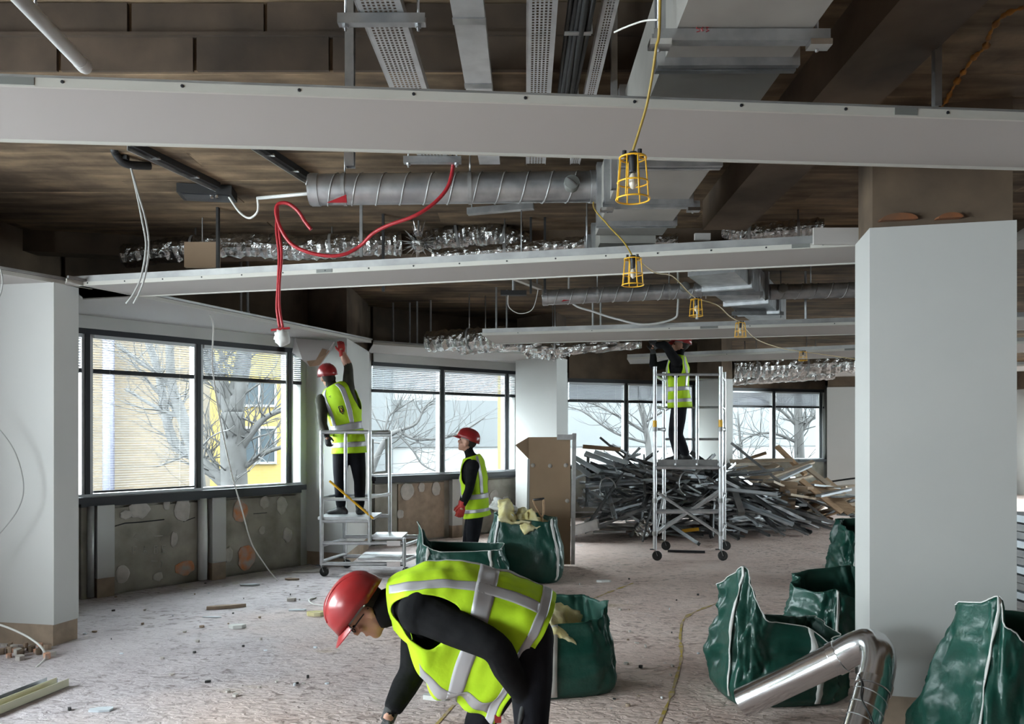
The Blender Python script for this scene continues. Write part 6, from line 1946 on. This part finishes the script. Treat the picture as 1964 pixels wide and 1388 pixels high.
piece('black_bar', Vector((PX(1282, 11.1), 11.15, .02)), Vector((PX(1352, 11.05), 11.05, .02)), .04, .03, 'black', 'thin black bar on the floor between the scaffold castors', 'bar')
piece('steel_pipe', P(1402, 925, 13.3), P(1422, 985, 12.8), .11, .09, 'galvflat', 'short fat grey pipe leaning at the end of the metal heap', 'pipe', up=Vector((0, -1, 0)))

# ---- timber and board scrap
GB = 'boards and timber in the scrap heap'
def board_px(name, a, b, Ya, Yb_, w_, t_, m, label, up=Vector((0, -.5, 1))):
    A, B = P(*a, Ya), P(*b, Yb_)
    A.z = max(A.z, t_); B.z = max(B.z, t_)
    return piece(name, A, B, w_, t_, m, label, 'board', GB, up)
board_px('timber_batten', (1490, 856), (1545, 910), 15.2, 14.7, .09, .06, 'wood', 'dark timber sticking up at the top of the board scrap')
board_px('timber_batten', (1408, 888), (1470, 868), 15.2, 15.0, .06, .04, 'wood', 'thin timber slanting up behind the board scrap')
board_px('plank', (1440, 920), (1490, 890), 14.6, 14.8, .14, .03, 'woodpale', 'pale broad plank slanting on the board scrap')
board_px('plank', (1436, 927), (1560, 885), 14.3, 14.9, .08, .04, 'woodpale', 'long pale batten crossing the board scrap upwards')
board_px('plank', (1455, 938), (1555, 892), 14.2, 14.8, .07, .04, 'scrapw', 'long white batten crossing the board scrap upwards')
board_px('plank', (1400, 884), (1520, 882), 15.0, 14.9, .10, .03, 'woodpale', 'pale level plank along the top of the board scrap')
board_px('plank', (1410, 898), (1500, 896), 14.8, 14.8, .12, .03, 'woodpale', 'pale level plank in the upper part of the board scrap')
board_px('plank', (1484, 932), (1550, 940), 14.2, 14.0, .06, .04, 'woodpale', 'pale batten resting on the upright brown panel')
board_px('plank', (1556, 925), (1634, 982), 14.4, 13.9, .30, .02, 'wood', 'wide brown board sloping down to the floor near the farthest column')
board_px('plank', (1575, 920), (1622, 960), 15.0, 14.6, .34, .02, 'card', 'wide pinkish board sloping behind the brown board')
board_px('plank', (1536, 920), (1615, 983), 14.2, 13.8, .14, .025, 'wood', 'narrow brown board sloping to the floor in front of the wide one')
board_px('plank', (1405, 925), (1503, 990), 13.9, 13.5, .12, .025, 'scrap', 'grey board sloping down beside the upright panel')
board_px('plank', (1545, 895), (1590, 930), 15.0, 14.6, .12, .03, 'woodpale', 'pale board end sloping off the pile')
board_px('plank', (1580, 925), (1652, 915), 15.2, 15.0, .03, .02, 'black', 'thin dark stick pointing at the farthest column')
MB().box(P(1510, 955, 13.9) + Vector((0, 0, -.0)), (.30, .03, .60), Matrix.Rotation(.12, 3, 'Y')).build('panel_offcut', M['card'], None, label='upright brown panel leaning in the board scrap', cat='board', group=GB)
A = P(1640, 975, 14.6)
MB().box((A.x, A.y, .03), (.85, .7, .02), Matrix.Rotation(.25, 3, 'Z')).build('panel_offcut', M['scrapw'], None, label='grey sheet lying flat on the floor by the farthest column', cat='board', group=GB)
for i in range(90):
    x = rs.uniform(4.1, 6.7); y = rs.uniform(14.0, 15.4)
    h = .95 * max(0, 1 - ((x - 5.2) / 1.7) ** 2) ** .6
    L = rs.uniform(.6, 1.6); yaw = rs.gauss(.1, .7); pt = rs.gauss(0, .22)
    z = max(rs.uniform(.15, .85) * h, abs(math.sin(pt)) * L / 2 + .03)
    d = Vector((math.cos(yaw), math.sin(yaw), math.sin(pt))) * L / 2
    if any(inside(x + f * d.x, y + f * d.y, [(3.6, 14.9), (4.5, 14.9), (5.2, 18.5), (3.6, 17)]) for f in (-1, -.5, 0, .5, 1)): continue
    m_ = rs.choice(['wood', 'woodpale', 'card', 'woodpale', 'woodpale', 'scrapw', 'scrap'])
    pxx = 982 + x / y * FPX
    tail = ' %s, %s, %s' % ('long' if L > 1.1 else 'short', 'level' if abs(pt) < .12 else ('rising' if pt > 0 else 'falling'), 'near the scaffold' if pxx < 1430 else ('mid heap' if pxx < 1510 else 'near the farthest column'))
    tail += ', high up' if z > .55 else ', low down'
    piece('plank', Vector((x, y, z)) - d, Vector((x, y, z)) + d, rs.uniform(.05, .2), rs.uniform(.015, .05), m_, {'wood': 'brown timber piece in the board scrap', 'woodpale': 'pale timber piece in the board scrap', 'card': 'brown board piece in the board scrap', 'scrap': 'grey metal strip in the board scrap', 'scrapw': 'white batten in the board scrap'}[m_] + tail, 'board', GB)

# ================================================================== small litter on the floor
GL = 'small offcuts littering the floor'
def litter(px, py, w_, d_, h_, rz, m, label, cat='offcut', name='offcut', seed=0):
    Y = CAMZ * FPX / (py - HOR); x = PX(px, Y)
    n = 7; rn = random.Random(seed + int(px)); poly = []
    for i in range(n):
        a = 2 * PI * i / n + rn.uniform(-.2, .2); r = rn.uniform(.75, 1.0)
        poly.append((math.cos(a) * r * w_ / 2, math.sin(a) * r * d_ / 2))
    c_, s_2 = math.cos(rz), math.sin(rz)
    poly = [(x + c_ * a - s_2 * b, Y + s_2 * a + c_ * b) for a, b in poly]
    return MB().prism(poly, .001, h_).build(name, M[m], None, label=label, cat=cat, group=GL)
litter(478, 1123, .24, .10, .02, .1, 'scrapw', 'white plasterboard offcut on the floor near the end of the hanging cable')
litter(432, 1166, .42, .07, .03, .35, 'boardbrown', 'dark grey strip of wood on the floor before the concrete panels', name='wood_strip', cat='wood strip')
litter(405, 1184, .20, .03, .01, -.05, 'scrapw', 'thin white sliver on the floor below the dark strip', name='sliver')
litter(559, 1152, .10, .06, .03, .2, 'dab', 'small grey lump on the floor near the white cable loop')
litter(455, 1204, .16, .10, .03, .1, 'webbing', 'crumpled white scrap on the open floor', name='paper_scrap', cat='paper')
litter(606, 1180, .22, .12, .035, .1, 'insul', 'pale yellow crumb of insulation beside the bending worker helmet', name='insulation_crumb', cat='insulation')
litter(570, 1171, .22, .05, .015, .1, 'scrapw', 'row of white crumbs on the floor beside the insulation crumb')
litter(195, 1362, .17, .09, .012, .2, 'scrapw', 'folded white paper scrap on the floor near the metal channels', name='paper_scrap', cat='paper')
litter(842, 1340, .22, .10, .03, .0, 'webbing', 'crumpled white scrap under the bending worker vest', name='paper_scrap', cat='paper')
litter(560, 1112, .22, .07, .02, .0, 'boardbrown', 'brownish chip on the floor beside the low platform castor')
litter(1158, 1116, .22, .06, .025, .0, 'webbing', 'white offcut on the floor past the full bag')
litter(590, 1098, .45, .08, .02, .1, 'dab', 'long grey offcut by the low platform castor')
litter(1590, 1085, .18, .08, .02, .0, 'dab', 'small pinkish chip far along the floor')
for i in range(70):
    px = rs.uniform(130, 640) if i % 3 else rs.uniform(1100, 1350); py = rs.uniform(1100, 1370)
    sz = rs.uniform(.015, .05)
    m_ = rs.choice(['scrapw', 'dab', 'boardbrown', 'rubber', 'dab'])
    litter(px, py, sz, sz * rs.uniform(.4, 1), rs.uniform(.006, .02), rs.uniform(0, 3), m_, {'scrapw': 'tiny white chip of debris on the floor', 'dab': 'tiny grey chip of debris on the floor', 'boardbrown': 'tiny brown chip of debris on the floor', 'rubber': 'tiny black chip of debris on the floor'}[m_], 'debris chip', 'debris_chip', i)
# metal channels by the picture edge
for (a, b, w_, h_, m_, lab) in (((-40, 1352), (100, 1297), .09, .03, 'galv', 'blue-grey metal channel on the floor, upper of the pair at the picture edge'),
                                 ((-40, 1368), (120, 1303), .10, .05, 'insul', 'yellowish edged metal channel on the floor, lower of the pair at the picture edge')):
    pts = []
    for px, py in (a, b):
        Y = (CAMZ - .0) * FPX / (py + 12 - HOR); pts.append(Vector((PX(px, Y), Y, .004)))
    MB().channel(pts[0], pts[1], w_, h_, .004).build('metal_channel', M['galv'] if m_ == 'galv' else mat('cream_channel', (.55, .52, .38), .6), None, label=lab, cat='metal channel', group='metal channels at the picture edge')
# rubble at the foot of the cut-off column
for i in range(26):
    px = rs.uniform(-10, 95); py = rs.uniform(1238, 1266)
    litter(px, py, rs.uniform(.03, .10), rs.uniform(.03, .07), rs.uniform(.015, .05), rs.uniform(0, 3), rs.choice(['boardbrown', 'dab', 'dabo', 'beamc']), 'small rubble lump at the foot of the cut-off column', 'rubble lump', 'rubble_lump', i + 200)
# yellow setting-out marks sprayed on the screed
pm = mat('worn_yellow_paint', (0.50, 0.36, 0.06), .8, col2=(0.50, 0.38, 0.26), scale=14, thresh=(.42, .6))
for seg in ([(1395, 1150), (1320, 1180), (1305, 1215), (1307, 1255), (1300, 1290), (1288, 1330), (1268, 1380), (1262, 1400)], [(1215, 1118), (1170, 1135), (1120, 1155)], [(870, 1352), (835, 1392)]):
    pts = []
    for px, py in seg:
        Y = CAMZ * FPX / (py - HOR); pts.append(Vector((PX(px, Y), Y, .0025)))
    pp = catmull(pts, 5); A = []; B = []
    for i, p in enumerate(pp):
        t_ = (pp[min(i + 1, len(pp) - 1)] - pp[max(i - 1, 0)]).normalized(); sd = Vector((-t_.y, t_.x, 0))
        wj = max(.002, .010 + .022 * mnoise.noise(Vector((i * .9, 2, 5))))
        A.append(p + sd * wj); B.append(p - sd * wj)
    MB().loft([A, B], False, False, False).build('paint_mark', pm, floor)
